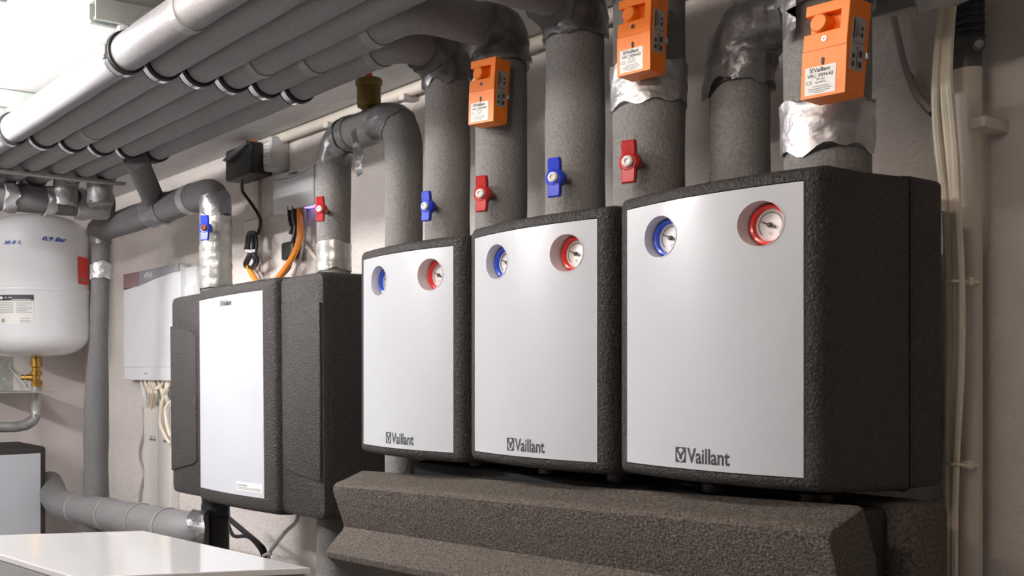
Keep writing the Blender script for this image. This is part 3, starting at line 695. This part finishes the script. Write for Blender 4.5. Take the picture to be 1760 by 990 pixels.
# ------------------------------------------------------------------ white tank, bracket, brass valve
def tank():
    X = -3.42; c = atX(62, 640, X); cy = c.y; r = .2135
    zb = atX(62, 612, X).z; zt_ = atX(62, 377, X).z+.012; zm = atX(62, 497, X).z
    t = thing('expansion_tank', 'white enamel expansion tank with blue handwriting and red sticker', 'tank', (X, cy, zb))
    pr = []
    def dome(z, h, s, up):
        out = []
        for k in range(9):
            a = math.radians(90*k/8); out.append((r*(math.sin(a)**.55 if k else 0), z + up*h*math.cos(a)**1.0))
        return out
    hb, ht = .085, .10
    prof = [(0, zb)] + [(r*math.sin(math.radians(a))**.62, zb+hb*(1-math.cos(math.radians(a)))) for a in (6, 14, 24, 36, 50, 64, 78, 90)]
    prof += [(r, zm-.022), (r+.001, zm-.02), (r+.004, zm-.016), (r+.004, zm-.008), (r+.001, zm-.004), (r, zm-.002), (r, zm+.03), (r-.002, zm+.034)]
    prof += [((r-.002)*math.sin(math.radians(a))**.62, zt_-ht*(1-math.cos(math.radians(a)))) for a in (90, 78, 64, 50, 36, 24, 14, 6)] + [(0, zt_)]
    obj('vessel', lathe(bmesh.new(), [(a, b) for a, b in prof], (X, cy, 0), (0, 0, 1), 64), 'tank_white', t, smooth=True)
    # wrapped print: angle 0 faces the camera
    a0 = math.atan2(CAM.y-cy, CAM.x-X)
    def wrap(dr): return lambda u, v, d: (X+(r+dr+d)*math.cos(a0+u/r), cy+(r+dr+d)*math.sin(a0+u/r), v)
    def Wp_(px, py): return math.asin(max(-.99, min(.99, (px-62)/92)))*r, atX(px, py, X+r*.9).z
    def sheet(u0, v0, u1, v1, dr, m, name, par):
        bm = bmesh.new(); n = 12; f = wrap(dr); V = [(bm.verts.new(f(u0+(u1-u0)*i/n, v0, 0)), bm.verts.new(f(u0+(u1-u0)*i/n, v1, 0))) for i in range(n+1)]
        for a, b in zip(V, V[1:]): bm.faces.new((a[0], b[0], b[1], a[1]))
        return obj(name, bm, m, par, smooth=True)
    for body, xa_, ya_, wd, hh in (('30 8 1,', 9, 418, .075, .017), ('0,9', 72, 415, .044, .018), ('Bar', 93, 416, .052, .017)):
        u, v = Wp_(xa_, ya_); text('handwriting', body, 'ink_blue', t, wd, hh, lambda a, b, d, u=u, v=v: wrap(.001)(u+a, v+b, d), shear=.35, bold=.025, local=False)
    u0, v0 = Wp_(133, 487); u1, v1 = Wp_(152, 441); st = sheet(u0, v0, u1, v1, .0012, 'red_label', 'red_sticker', t)
    bm = bmesh.new(); bars(bm, wrap(.002), [(u0+.006, v0+.012, u0+.05, v0+.018), (u0+.006, v0+.02, u0+.06, v0+.024), (u0+.012, v0+.045, u1-.02, v0+.046), (u0+.012, v0+.08, u1-.02, v0+.081)]); obj('sticker_print', bm, 'dark_red', st)
    u0, v0 = Wp_(1, 556); u1, v1 = Wp_(58, 507); lb = sheet(u0, v0, u1, v1, .0012, 'paper', 'rating_plate', t)
    hd = .022; bm = bmesh.new(); bars(bm, wrap(.0018), [(u0, v1-hd, u1, v1)]); obj('plate_header', bm, 'ink', lb)
    bm = bmesh.new(); bars(bm, wrap(.0022), [(u0+.028, v1-.012, u0+.06, v1-.009), (u0+.06, v1-.019, u1-.01, v1-.017)])
    f = wrap(.0022); bm.faces.new([bm.verts.new(f(u0+.013+.008*math.cos(2*PI*k/16), v1-.011+.006*math.sin(2*PI*k/16), .0005)) for k in range(16)]); obj('header_print', bm, 'paper', lb)
    rects = []; W_ = u1-u0
    for k in range(7):
        rects.append((u0+.005, v1-.031-.0065*k, u0+W_*.46, v1-.029-.0065*k)); rects.append((u0+W_*.54, v1-.031-.0065*k, u1-.006-.02*(k % 3 == 2), v1-.029-.0065*k))
    rects += [(u0+.015, v0+.008, u0+.028, v0+.022), (u0+W_*.65, v0+.008, u1-.012, v0+.010), (u0+W_*.65, v0+.014, u1-.012, v0+.016), (u0+W_*.65, v0+.022, u1-.012, v0+.024)]
    bm = bmesh.new(); bars(bm, wrap(.0018), rects); obj('plate_print', bm, 'ink_soft', lb)['kind'] = 'stuff'
    # connection
    zc = zb
    b = thing('brass_valve', 'brass cap valve fitted under the white tank', 'valve', (X, cy, zc-.13))
    obj('valve_body', lathe(bmesh.new(), [(.012, .0), (.019, -.001), (.019, -.008), (.024, -.010), (.024, -.045), (.018, -.048), (.018, -.062), (.025, -.064), (.025, -.078), (.017, -.08), (.017, -.1), (.02, -.102), (.02, -.125), (.014, -.128), (.0, -.128)], (X, cy, zc), (0, 0, 1), 24), 'brass', b, smooth=True, auto=30)
    sd = Vector((FWD.y, -FWD.x, 0))*-1
    obj('side_nozzle', lathe(bmesh.new(), [(.013, 0), (.013, .04), (.009, .042), (.009, .05), (.011, .05), (.011, .062), (.006, .064), (0, .064)], (X, cy, zc-.088), sd, 14), 'brass', b, smooth=True, auto=30)
    obj('drain_cap', lathe(bmesh.new(), [(.012, 0), (.012, .03), (.017, .03), (.017, .036), (.008, .036), (.008, .03), (0, .03)], Vector((X, cy, zc-.112))-sd*.012, Vector((.9, -.35, 0)), 16), 'brass', b, smooth=True, auto=30)
    z2 = zc-.128
    pts = [(X, cy, z2+.004), (X, cy, atX(62, 722, X).z), atX(35, 734, X), atX(-30, 734, X-.02)]
    e = Pipe('silver grey taped pipe bending left below the brass valve', pts, .0215, 'foil_wrap', seed=30, fillet=.06, wob=.04)
    e.tape(atX(45, 732, X), atX(62, 715, X), 'tape_grey', .0, .002)
    # bracket on the far wall
    k = thing('wall_bracket', 'galvanised angle bracket on the far wall under the white tank', 'bracket', (FAR_X, .05, CAM.z-.08))
    y0, y1 = atX(0, 640, FAR_X).y-.12, atX(20, 640, FAR_X).y; zf = atX(40, 673, X).z
    obj('wall_plate', box(bmesh.new(), (FAR_X, y0, zf), (FAR_X+.006, y1, atX(10, 612, FAR_X).z), .001), 'galv', k)
    obj('shelf_plate', box(bmesh.new(), (FAR_X, y0, zf-.004), (X+.09, cy+.06, zf), .0008), 'galv', k)
    for (px, py) in ((10, 621), (15, 636), (9, 652)):
        p = atX(px, py, FAR_X+.006); obj('bolt', lathe(bmesh.new(), [(.011, 0), (.011, .003), (.008, .003), (.008, .009), (0, .009)], p, (1, 0, 0), 6), 'galv', k)
    p0 = atX(16, 632, FAR_X+.008); p1 = Vector((X-.05, cy-.02, zf+.02))
    obj('stay_rod', tube(bmesh.new(), [p0, p1], .004, 8), 'galv', k, smooth=True)
tank()

# ------------------------------------------------------------------ corner unit at the left edge (faces into the room)
def corner_unit():
    xf_ = -3.30; p = atX(80, 767, xf_); y1 = p.y; W_ = .5; z1 = p.z; Hh = .62
    t = thing('corner_unit', 'charcoal framed unit with white front at the left edge below the tank', 'heating unit', (xf_, y1-W_/2, z1-Hh), (0, 0, PI/2))
    # local: x along +Y of the room, -y = +X of the room
    hw = W_/2; bw = lambda x: -.02*max(0, 1-(x/hw)**2); f = .026
    bm = bmesh.new()
    loft_box(bm, [(-hw, hw, 0, Hh, .014, .33, 0), (-hw, hw, 0, Hh, .014, .015, 1), (-hw+.005, hw-.005, .005, Hh-.005, .012, .004, 1), (-hw+.013, hw-.013, .013, Hh-.013, .01, 0, 1), (-hw+f, hw-f, f, Hh-f, .003, 0, 1), (-hw+f, hw-f, f, Hh-f, .003, .006, 1)], bw, cap1=False)
    obj('housing', bm, 'epp', t, smooth=True, local=True)
    obj('front_panel', bow_sheet(-hw+f+.0005, hw-f-.0005, f+.0005, Hh-f-.0005, bw, -.0005, nx=14, nz=14), 'white_panel', t, smooth=True, local=True)
    obj('stand_leg', box(bmesh.new(), (-hw+.04, .06, -(z1-Hh)), (-hw+.09, .3, .02)), 'galv', t, local=True)
    obj('stand_leg', box(bmesh.new(), (hw-.09, .06, -(z1-Hh)), (hw-.04, .3, .02)), 'galv', t, local=True)
corner_unit()

# ------------------------------------------------------------------ white appliance, lower left foreground
def appliance():
    z = CAM.z-.35; a = atZ(247, 912, z); b = atZ(533, 975.5, z)
    d = (atZ(200, 990, z)-b)+(atZ(0, 920, z)-a); d = d.normalized()*.41
    pts = [(a.x, a.y), (b.x, b.y), (b.x+d.x, b.y+d.y), (a.x+d.x*1.03-.01, a.y+d.y*1.03)]
    t = thing('appliance_cabinet', 'white glossy topped appliance cabinet in the lower left foreground', 'appliance', ((a.x+b.x)/2, (a.y+b.y)/2-.2, 0))
    obj('top_panel', prism(bmesh.new(), pts, z-.012, z, 'z', .002, 2), 'white_gloss', t)
    cx = sum(p[0] for p in pts)/4; cy = sum(p[1] for p in pts)/4
    ins = [(cx+(p[0]-cx)*.985, cy+(p[1]-cy)*.985) for p in pts]
    obj('casing', prism(bmesh.new(), ins, .03, z-.012, 'z', .004, 1), 'grey_side', t)
    obj('plinth', prism(bmesh.new(), [(cx+(p[0]-cx)*.9, cy+(p[1]-cy)*.9) for p in pts], 0, .03, 'z'), 'black', t)
appliance()

# ------------------------------------------------------------------ white controller on the wall, with its cables and ducts
def controller():
    yf = .40; a = atY(212, 640, yf).x; b = atY(307, 640, yf).x; z1 = atY(300, 453, yf).z; z0 = atY(230, 653, yf).z; H_ = z1-z0; W_ = b-a
    t = thing('wall_controller', 'white wall controller with wavy grey and red top strip', 'control box', ((a+b)/2, WALL_Y, z0))
    bm = bmesh.new(); pr = rrect(a, b, z0, z1, .006, 3); prism(bm, pr, yf+.004, WALL_Y, 'y', .003, 1); obj('casing', bm, 'plastic_white', t)
    wave = [(a+W_*k/16, z1-.052+.017*math.cos(PI*(1-k/16))*1.0+.006) for k in range(17)]
    def strip(k0, k1, m, nm):
        bm = bmesh.new(); prism(bm, [(wave[k][0], wave[k][1]) for k in range(k0, k1+1)] + [(wave[k1][0], z1-.002), (wave[k0][0], z1-.002)], yf, yf+.006, 'y'); return obj(nm, bm, m, t)
    strip(0, 5, 'dark_red', 'red_strip'); s_ = strip(5, 15, 'slate', 'grey_strip'); strip(15, 16, 'silver_label', 'strip_end')
    text('lettering', 'ePod', 'paper', s_, .075, .02, lambda u, v, d: (a+W_*.40+u, yf-d, z1-.031+v), shear=.3, local=False)
    f0 = a+W_*.16
    bm = bmesh.new(); prism(bm, rrect(a+.004, b-.004, z0+.05, z1-.058, .004, 3), yf, yf+.006, 'y', .001, 1); obj('door', bm, 'plastic_white', t)
    fl = obj('terminal_flap', prism(bmesh.new(), [(f0, z0), (b-.004, z0), (b-.004, z0+.046)] + [(b-.004-(b-.004-f0)*k/8, z0+.046+.004*math.sin(PI*k/8)) for k in range(1, 8)] + [(f0, z0+.042)], yf-.006, yf+.006, 'y', .001, 1), 'plastic_white', t)
    obj('flap_mark', box(bmesh.new(), (f0+.14, yf-.0066, z0+.022), (f0+.158, yf-.006, z0+.028)), 'ink_soft', fl)
    c = thing('junction_box', 'flat white junction box on the wall right of the wall controller', 'box', (atY(325, 640, .44).x, WALL_Y, z0+.2))
    x0 = atY(311, 640, .43).x; x1 = atY(337, 640, .43).x
    obj('base', box(bmesh.new(), (x0, .43, z1-.20), (x1, WALL_Y, z1-.015), .004), 'plastic_white', c)
    obj('cover', box(bmesh.new(), (x0+.02, .424, z1-.14), (x1-.004, .431, z1-.085), .001), 'plastic_white', c)
    # ducts
    for px0, px1, lab in ((247, 270, 'left one of two pale wall ducts below the wall controller'), (272, 293, 'right one of two pale wall ducts below the wall controller')):
        xx0 = atY(px0, 640, .415).x; xx1 = atY(px1, 640, .415).x; zt_ = atY(260, 684, .415).z
        d = thing('cable_duct', lab, 'duct', ((xx0+xx1)/2, WALL_Y, .0))
        obj('channel', box(bmesh.new(), (xx0, .415, .05), (xx1, WALL_Y, zt_), .004), 'pvc_light', d)
        bm = bmesh.new(); zz = atY(260, 757, .415).z; n = 4
        for k in range(n):
            u = xx0+(xx1-xx0)*(.45+.12*k); box(bm, (u, .4145, zz), (u+.009, .4152, zz+.008))
            if k % 2: box(bm, (u-.003, .4145, zz+.012), (u+.008, .4152, zz+.016))
        obj('pen_marks', bm, 'ink', d)
    # white cables spilling out of the controller into the ducts
    random.seed(11)
    src = [(244, 656), (251, 656), (258, 656), (266, 656), (274, 656), (280, 656), (287, 656), (291, 656), (262, 656)]
    dst = [(252, 690), (256, 692), (262, 690), (276, 692), (282, 690), (262, 694), (288, 692), (278, 694), (268, 692)]
    for k, (s_, d_) in enumerate(zip(src, dst)):
        mid = ((s_[0]+d_[0])/2+random.uniform(-4, 4), 672+random.uniform(-5, 4))
        cable('cable', [atY(s_[0], s_[1]-6, .42), atY(s_[0], s_[1]+4, .41), atY(*mid, .395-.008*(k % 3)), atY(*d_, .408), atY(d_[0], d_[1]+12, .425)], .0075, 'cable_beige' if k % 3 else 'plastic_white', 'white cable from the wall controller down into the pale ducts', 'cable', group='white cables below the wall controller')
    cable('cable', [atY(289, 668, .40), atY(279, 690, .39), atY(275, 725, .39), atY(283, 748, .395), atY(292, 762, .40)], .006, 'cable_beige', 'cream cable looping out in front of the right wall duct', 'cable')
    cable('cable', [atY(293, 690, .40), atY(284, 705, .395), atY(288, 735, .395), atY(293, 750, .40)], .006, 'cable_beige', 'cream cable hugging the station edge beside the right wall duct', 'cable')
    cable('cable', [atY(246, 700, .44), atY(247, 740, .44), atY(240, 770, .44), atY(240, 790, .44), atY(247, 815, .44), atY(240, 850, .44), atY(240, 900, .44)], .0045, 'cable_grey', 'thin grey cable hanging wavy left of the pale wall ducts', 'cable')
controller()

# ------------------------------------------------------------------ network gateway, socket, power adapter
def gateway():
    yf = .415; a = atY(469, 640, yf).x; b = atY(549, 640, yf).x; z1 = atY(505, 291, yf).z; z0 = atY(505, 359, yf).z; W_ = b-a
    t = thing('internet_gateway', 'pale grey wall gateway box with a curved top edge above orange cable', 'gateway', ((a+b)/2, WALL_Y, z0))
    obj('casing', prism(bmesh.new(), rrect(a, b, z0, z1, .008, 3), yf+.005, WALL_Y, 'y', .002, 1), 'plastic_white', t)
    curve = [(a+.002+(W_-.004)*k/12, z1-.014-.014*math.sin(PI*k/12)*(.9 if k < 7 else .8)+.010*(k/12)) for k in range(13)]
    obj('front_cover', prism(bmesh.new(), [(a+.002, z0+.001), (b-.03, z0+.001)] + [(min(x, b-.03), z) for x, z in curve[::-1]], yf, yf+.006, 'y', .001, 1), 'plastic_white', t)
    bm = bmesh.new()
    for p, q in zip(curve, curve[1:]): bm.faces.new([bm.verts.new(v) for v in ((p[0], yf+.003, p[1]), (q[0], yf+.003, q[1]), (q[0], yf+.003, q[1]+.003), (p[0], yf+.003, p[1]+.003))])
    obj('trim_line', bm, 'slate', t)
    x0 = atY(494, 640, yf).x; emblem_and_word(t, x0, z1-.014, .052, .0105, lambda u, v, d: (u, yf+.0045-d, v), 'ink', local=False)
    obj('status_light', box(bmesh.new(), (a+W_*.62, yf+.012, z0-.002), (b-.015, yf+.03, z0+.001)), 'led_violet', t)
    obj('port_plug', box(bmesh.new(), (atY(497, 640, .42).x-.009, .425, z0-.03), (atY(497, 640, .42).x+.009, .441, z0+.002), .002), 'clear_plastic', t)
    P = lambda x, y, yy=.42: atY(x, y, yy)
    cable('cable', [P(497, 355), P(498, 375), P(501, 390), P(499, 402)], .006, 'black', 'left black lead between the gateway box and the black ferrite block', 'cable')
    cable('cable', [P(505, 355), P(508, 380), P(507, 400), P(503, 416)], .0065, 'black', 'right black lead entering the top of the black ferrite block', 'cable')
    f = obj('ferrite_block', box(bmesh.new(), (P(491, 640).x, .402, P(500, 447).z), (P(512, 640).x, .437, P(500, 416).z), .008, 3), 'black', smooth=True); tag(f, 'small black ferrite block on the leads below the gateway box', 'ferrite')
    cable('cable', [P(500, 446, .42), P(499, 458), P(490, 470), P(478, 482, .41)], .0045, 'black', 'black lead curling from the ferrite block behind the station', 'cable')
    cable('network_cable', [P(515, 362, .43), P(516, 385, .41), P(514, 415, .40), P(500, 447, .395), P(480, 475, .395), P(462, 498, .40)], .0095, 'orange_cable', 'orange network cable curving down from the gateway box', 'cable')
    cable('cable', [P(523, 356, .43), P(525, 390, .43), P(521, 425, .425), P(512, 455, .42), P(502, 475, .415)], .0048, 'cable_grey', 'grey cable curving right of the orange network cable', 'cable')
    cable('cable', [P(515, 408, .435), P(528, 425, .435), P(545, 447, .435)], .0055, 'cable_beige', 'short white cable slanting towards the foil wrapped pipe foot', 'cable')
gateway()
def power():
    P = lambda x, y, yy=.42: atY(x, y, yy)
    t = thing('wall_socket', 'grey wall socket with printed label under the ceiling conduit', 'socket', (P(457, 270).x, WALL_Y, P(457, 300).z))
    x0, x1 = P(440, 640, .40).x, P(474, 640, .40).x; z0, z1 = P(457, 301).z, P(457, 244).z
    obj('socket_body', prism(bmesh.new(), rrect(x0, x1, z0, z1, .012, 4), .385, WALL_Y, 'y', .008, 2), 'clear_plastic', t, smooth=True, auto=30)
    lb = obj('label_plate', box(bmesh.new(), (x0+.02, .384, z0+.022), (x1-.012, .3855, z1-.02)), 'paper', t)
    bm = bmesh.new(); bars(bm, lambda u, v, d: (u, .3835, v), [(x0+.026, z0+.03+.011*k, x1-.018, z0+.032+.011*k) for k in range(6)]); obj('print', bm, 'ink_soft', lb)
    a = thing('power_adapter', 'black plug-in power adapter under a tilted dark flap', 'adapter', (P(421, 300).x, .36, P(421, 309).z))
    ax0, ax1 = P(401, 640, .37).x, P(440, 640, .37).x; az0, az1 = P(421, 308, .37).z, P(421, 254, .37).z
    obj('adapter_body', box(bmesh.new(), (ax0, .34, az0), (ax1+.02, .42, az1), .008, 3), 'black', a, smooth=True)
    q = [P(390, 277, .345), P(398, 280, .345), P(440, 250, .36), P(438, 243, .36)]
    fl = thing('socket_flap', 'dark grey flap lid tilted over the black power adapter', 'lid', q[1])
    bm = bmesh.new(); prism(bm, [(p.x, p.z) for p in q], .325, .40, 'y', .002, 1); obj('flap', bm, 'pvc_dark', fl)
    cable('cable', [P(416, 305, .36), P(416, 325, .39), P(418, 331, .40), P(432, 350, .42), P(446, 373, .425), P(447, 390, .425), P(443, 403, .42)], .0052, 'black', 'black adapter lead running down to the tied coil', 'cable')
    c = thing('cable_coil', 'tied coil of black cable hanging over the flat wall duct', 'cable', P(432, 450))
    for k, (dx, w_) in enumerate(((0, 9), (3, 8), (-2, 6), (1, 11))):
        pts = [P(432+dx-w_, 430, .405), P(432+dx-w_*.6, 403, .40), P(432+dx+w_*.5, 402, .402-.006*k), P(432+dx+w_*.8, 425, .40-.006*k), P(434+dx+w_*.3, 437, .392), P(437+dx+w_*.5, 450, .40-.005*k), P(432+dx, 461, .40), P(424+dx-w_*.3, 455, .402), P(430+dx, 436, .392), P(432+dx-w_, 428, .405)]
        obj('loop', tube(bmesh.new(), spline(pts, .01), .0055, 8), 'black', c, smooth=True)
    obj('white_tie', tube(bmesh.new(), spline([P(423, 431, .39), P(432, 432, .376), P(441, 430, .388)], .008), .005, 8), 'paper', c, smooth=True)
    cable('network_cable', [P(427, 459, .405), P(431, 468, .40), P(437, 478, .40), P(446, 492, .41)], .009, 'orange_cable', 'short orange cable end below the black cable coil', 'cable')
    cable('cable', [P(444, 432, .42), P(448, 450, .42), P(446, 465, .42), P(453, 480, .42)], .004, 'cable_grey', 'thin grey wire dangling right of the black cable coil', 'cable')
    d = thing('cable_duct', 'flat pale wall duct behind the black cable coil', 'duct', (P(432, 400).x, WALL_Y, P(432, 480).z))
    x0, x1 = P(421, 640, .44).x, P(447, 640, .44).x
    obj('channel', box(bmesh.new(), (x0, .435, P(432, 500).z), (x1, WALL_Y, P(432, 375).z), .002), 'pvc_light', d)
    obj('channel', box(bmesh.new(), (x0, .438, P(432, 374).z), (x1-.01, WALL_Y, P(432, 305).z), .002), 'pvc', d)
    t = thing('conduit', 'pale plastic conduit tube along the joint of wall and ceiling', 'conduit', (-1.2, .43, CEIL_Z-.02))
    x0 = P(450, 232, .425).x; z = CEIL_Z-.019
    obj('conduit_tube', tube(bmesh.new(), [Vector((x0, .428, z)), Vector((1.5, .428, z))], .0155, 16), 'pvc', t, smooth=True)
    for px, py in ((569, 195), (700, 148)):
        p = P(px, py, .425); obj('saddle_clip', box(bmesh.new(), (p.x-.011, .405, z-.026), (p.x+.011, WALL_Y, z-.010), .003), 'pvc_light', t)
    cable('network_cable', [Vector((x0+.02, .428, z)), Vector((x0-.01, .42, z-.002)), P(433, 243, .42), P(428, 262, .42)], .009, 'orange_cable', 'orange cable coming out of the ceiling conduit end', 'cable')
power()

# ------------------------------------------------------------------ right side: drain pipe, hose, cables, clip
def right_side():
    yc = .405; x, r = vpipe(1634, 1689, yc); d = lambda py: atY(1661, py, yc).z
    t = thing('plastic_pipe', 'beige plastic wall pipe at the right edge with a dark collar', 'pipe', (x, yc, 0))
    obj('pipe_body', lathe(bmesh.new(), [(r, 0), (r, d(120))], (x, yc, 0), (0, 0, 1), 28), 'pvc', t, smooth=True)
    obj('collar', lathe(bmesh.new(), [(r*.85, d(124)), (r*.99, d(124)), (r*.985, d(84)), (r*.8, d(84))], (x, yc, 0), (0, 0, 1), 28), 'pvc_dark', t, smooth=True)
    h = thing('corrugated_hose', 'dark blue corrugated hose clamped on top of the beige wall pipe', 'hose', (x, yc, d(84)))
    pr = []; zz = d(72); n = 11
    for k in range(n):
        for a, dz in ((r*1.12, 0), (r*1.16, .002), (r*1.16, .006), (r*1.02, .0075), (r*1.02, .0095)): pr.append((a, zz+k*.0105+dz))
    pr = [(r*.7, zz)] + pr + [(r*.7, zz+n*.0105)]
    obj('ribbed_hose', lathe(bmesh.new(), pr, (x, yc, 0), (0, 0, 1), 28), 'hose', h, smooth=True, auto=25)
    obj('hose_clamp', lathe(bmesh.new(), [(r*1.0, d(86)), (r*1.14, d(86)), (r*1.14, d(68)), (r*1.0, d(68))], (x, yc, 0), (0, 0, 1), 28), 'pvc_dark', h, smooth=True, auto=25)
    p = atY(1681, 78, yc-.018); obj('clamp_screw', lathe(bmesh.new(), [(.006, -.006), (.006, .008), (0, .008)], p, (.6, -.8, 0), 10), 'galv', h, smooth=True)
    P = lambda px, py, y=.365: atY(px, py, y)
    c4 = [([1617, 1612, 1606, 1606, 1612, 1622, 1627, 1628, 1626, 1627], 'outer left'), ([1621, 1617, 1611, 1613, 1621, 1628, 1633, 1633, 1629, 1631], 'second'), ([1626, 1623, 1619, 1623, 1630, 1635, 1638, 1638, 1633, 1634], 'third'), ([1634, 1631, 1628, 1634, 1640, 1643, 1649, 1649, 1640, 1637], 'outer right')]
    ys = [20, 60, 130, 200, 270, 350, 480, 620, 800, 960]
    labs_ = ['leftmost of the four cream cables strapped along the beige wall pipe', 'second from left of the four cream cables along the beige wall pipe', 'third from left of the four cream cables along the beige wall pipe', 'rightmost of the four cream cables, lying over the beige wall pipe']
    for k, (xs, nm) in enumerate(c4):
        pts = [P(xx+2.5, yy, .345+.004*((k*2) % 3)) for xx, yy in zip(xs, ys)]
        pts = [pts[0]+Vector((0, .02, .12))] + pts + [pts[-1]+Vector((0, .0, -.35))]
        cable('cable', pts, .0052, 'cable_beige', labs_[k], 'cable', step=.02)
    for py, lab in ((483, 'upper cream cable tie around the cables and the beige wall pipe'), (798, 'lower cream cable tie around the cables and the beige wall pipe')):
        t2 = thing('cable_tie', lab, 'cable tie', (x, yc, d(py)))
        z = d(py)
        obj('strap', tube(bmesh.new(), spline([P(1622, py+1, .375), P(1630, py, .336), P(1647, py, .336), P(1664, py+1, .375), P(1682, py+2, .392)], .006), .0022, 6), 'cable_beige', t2, smooth=True)
        q = P(1664, py+1, .377); obj('tie_head', box(bmesh.new(), q-Vector((.006, .008, .005)), q+Vector((.006, .006, .006)), .0015), 'cable_beige', t2)
    c = thing('pipe_clip', 'small beige clip block standing out of the wall beside the beige pipe', 'clip', P(1690, 215, .44))
    a = P(1667, 223, .385); b = P(1704, 206, .44)
    obj('clip_block', box(bmesh.new(), (a.x, .378, a.z), (a.x+.022, WALL_Y, a.z+.0155), .0015), 'pvc', c)
    cable('cable', [P(1536, 30, .43), P(1545, 70, .43), P(1556, 115, .43), P(1575, 160, .43), P(1602, 192, .42)], .005, 'cable_grey', 'grey cable curving across the wall between thickest riser and cream cables', 'cable')
    cable('cable', [P(1562, 130, .436), P(1572, 155, .432), P(1588, 178, .428), P(1604, 195, .42)], .0055, 'pvc_dark', 'dark sleeve cable beside the curving grey cable on the wall', 'cable')
    # leads below the station
    P2 = lambda px, py, y=.3: atY(px, py, y)
    cable('cable', [P2(385, 885), P2(400, 897), P2(425, 918), P2(445, 935), P2(455, 950), P2(457, 990)], .0085, 'black', 'upper black lead drooping under the wide station to the white tie', 'cable')
    cable('cable', [P2(390, 895), P2(398, 916), P2(405, 922), P2(425, 922), P2(440, 934), P2(452, 955), P2(453, 990)], .006, 'black', 'lower black lead drooping under the wide station to the white tie', 'cable')
    cable('cable', [P2(513, 880), P2(509, 897), P2(490, 915), P2(470, 940), P2(462, 955), P2(461, 990)], .0055, 'cable_grey', 'grey lead running down from the right half of the station', 'cable')
    o = obj('cable_tie', tube(bmesh.new(), spline([P2(452, 955, .29), P2(459, 952, .275), P2(466, 952, .29)], .006), .004, 8), 'paper', smooth=True); tag(o, 'white tie bundling the leads under the wide station', 'cable tie')
right_side()
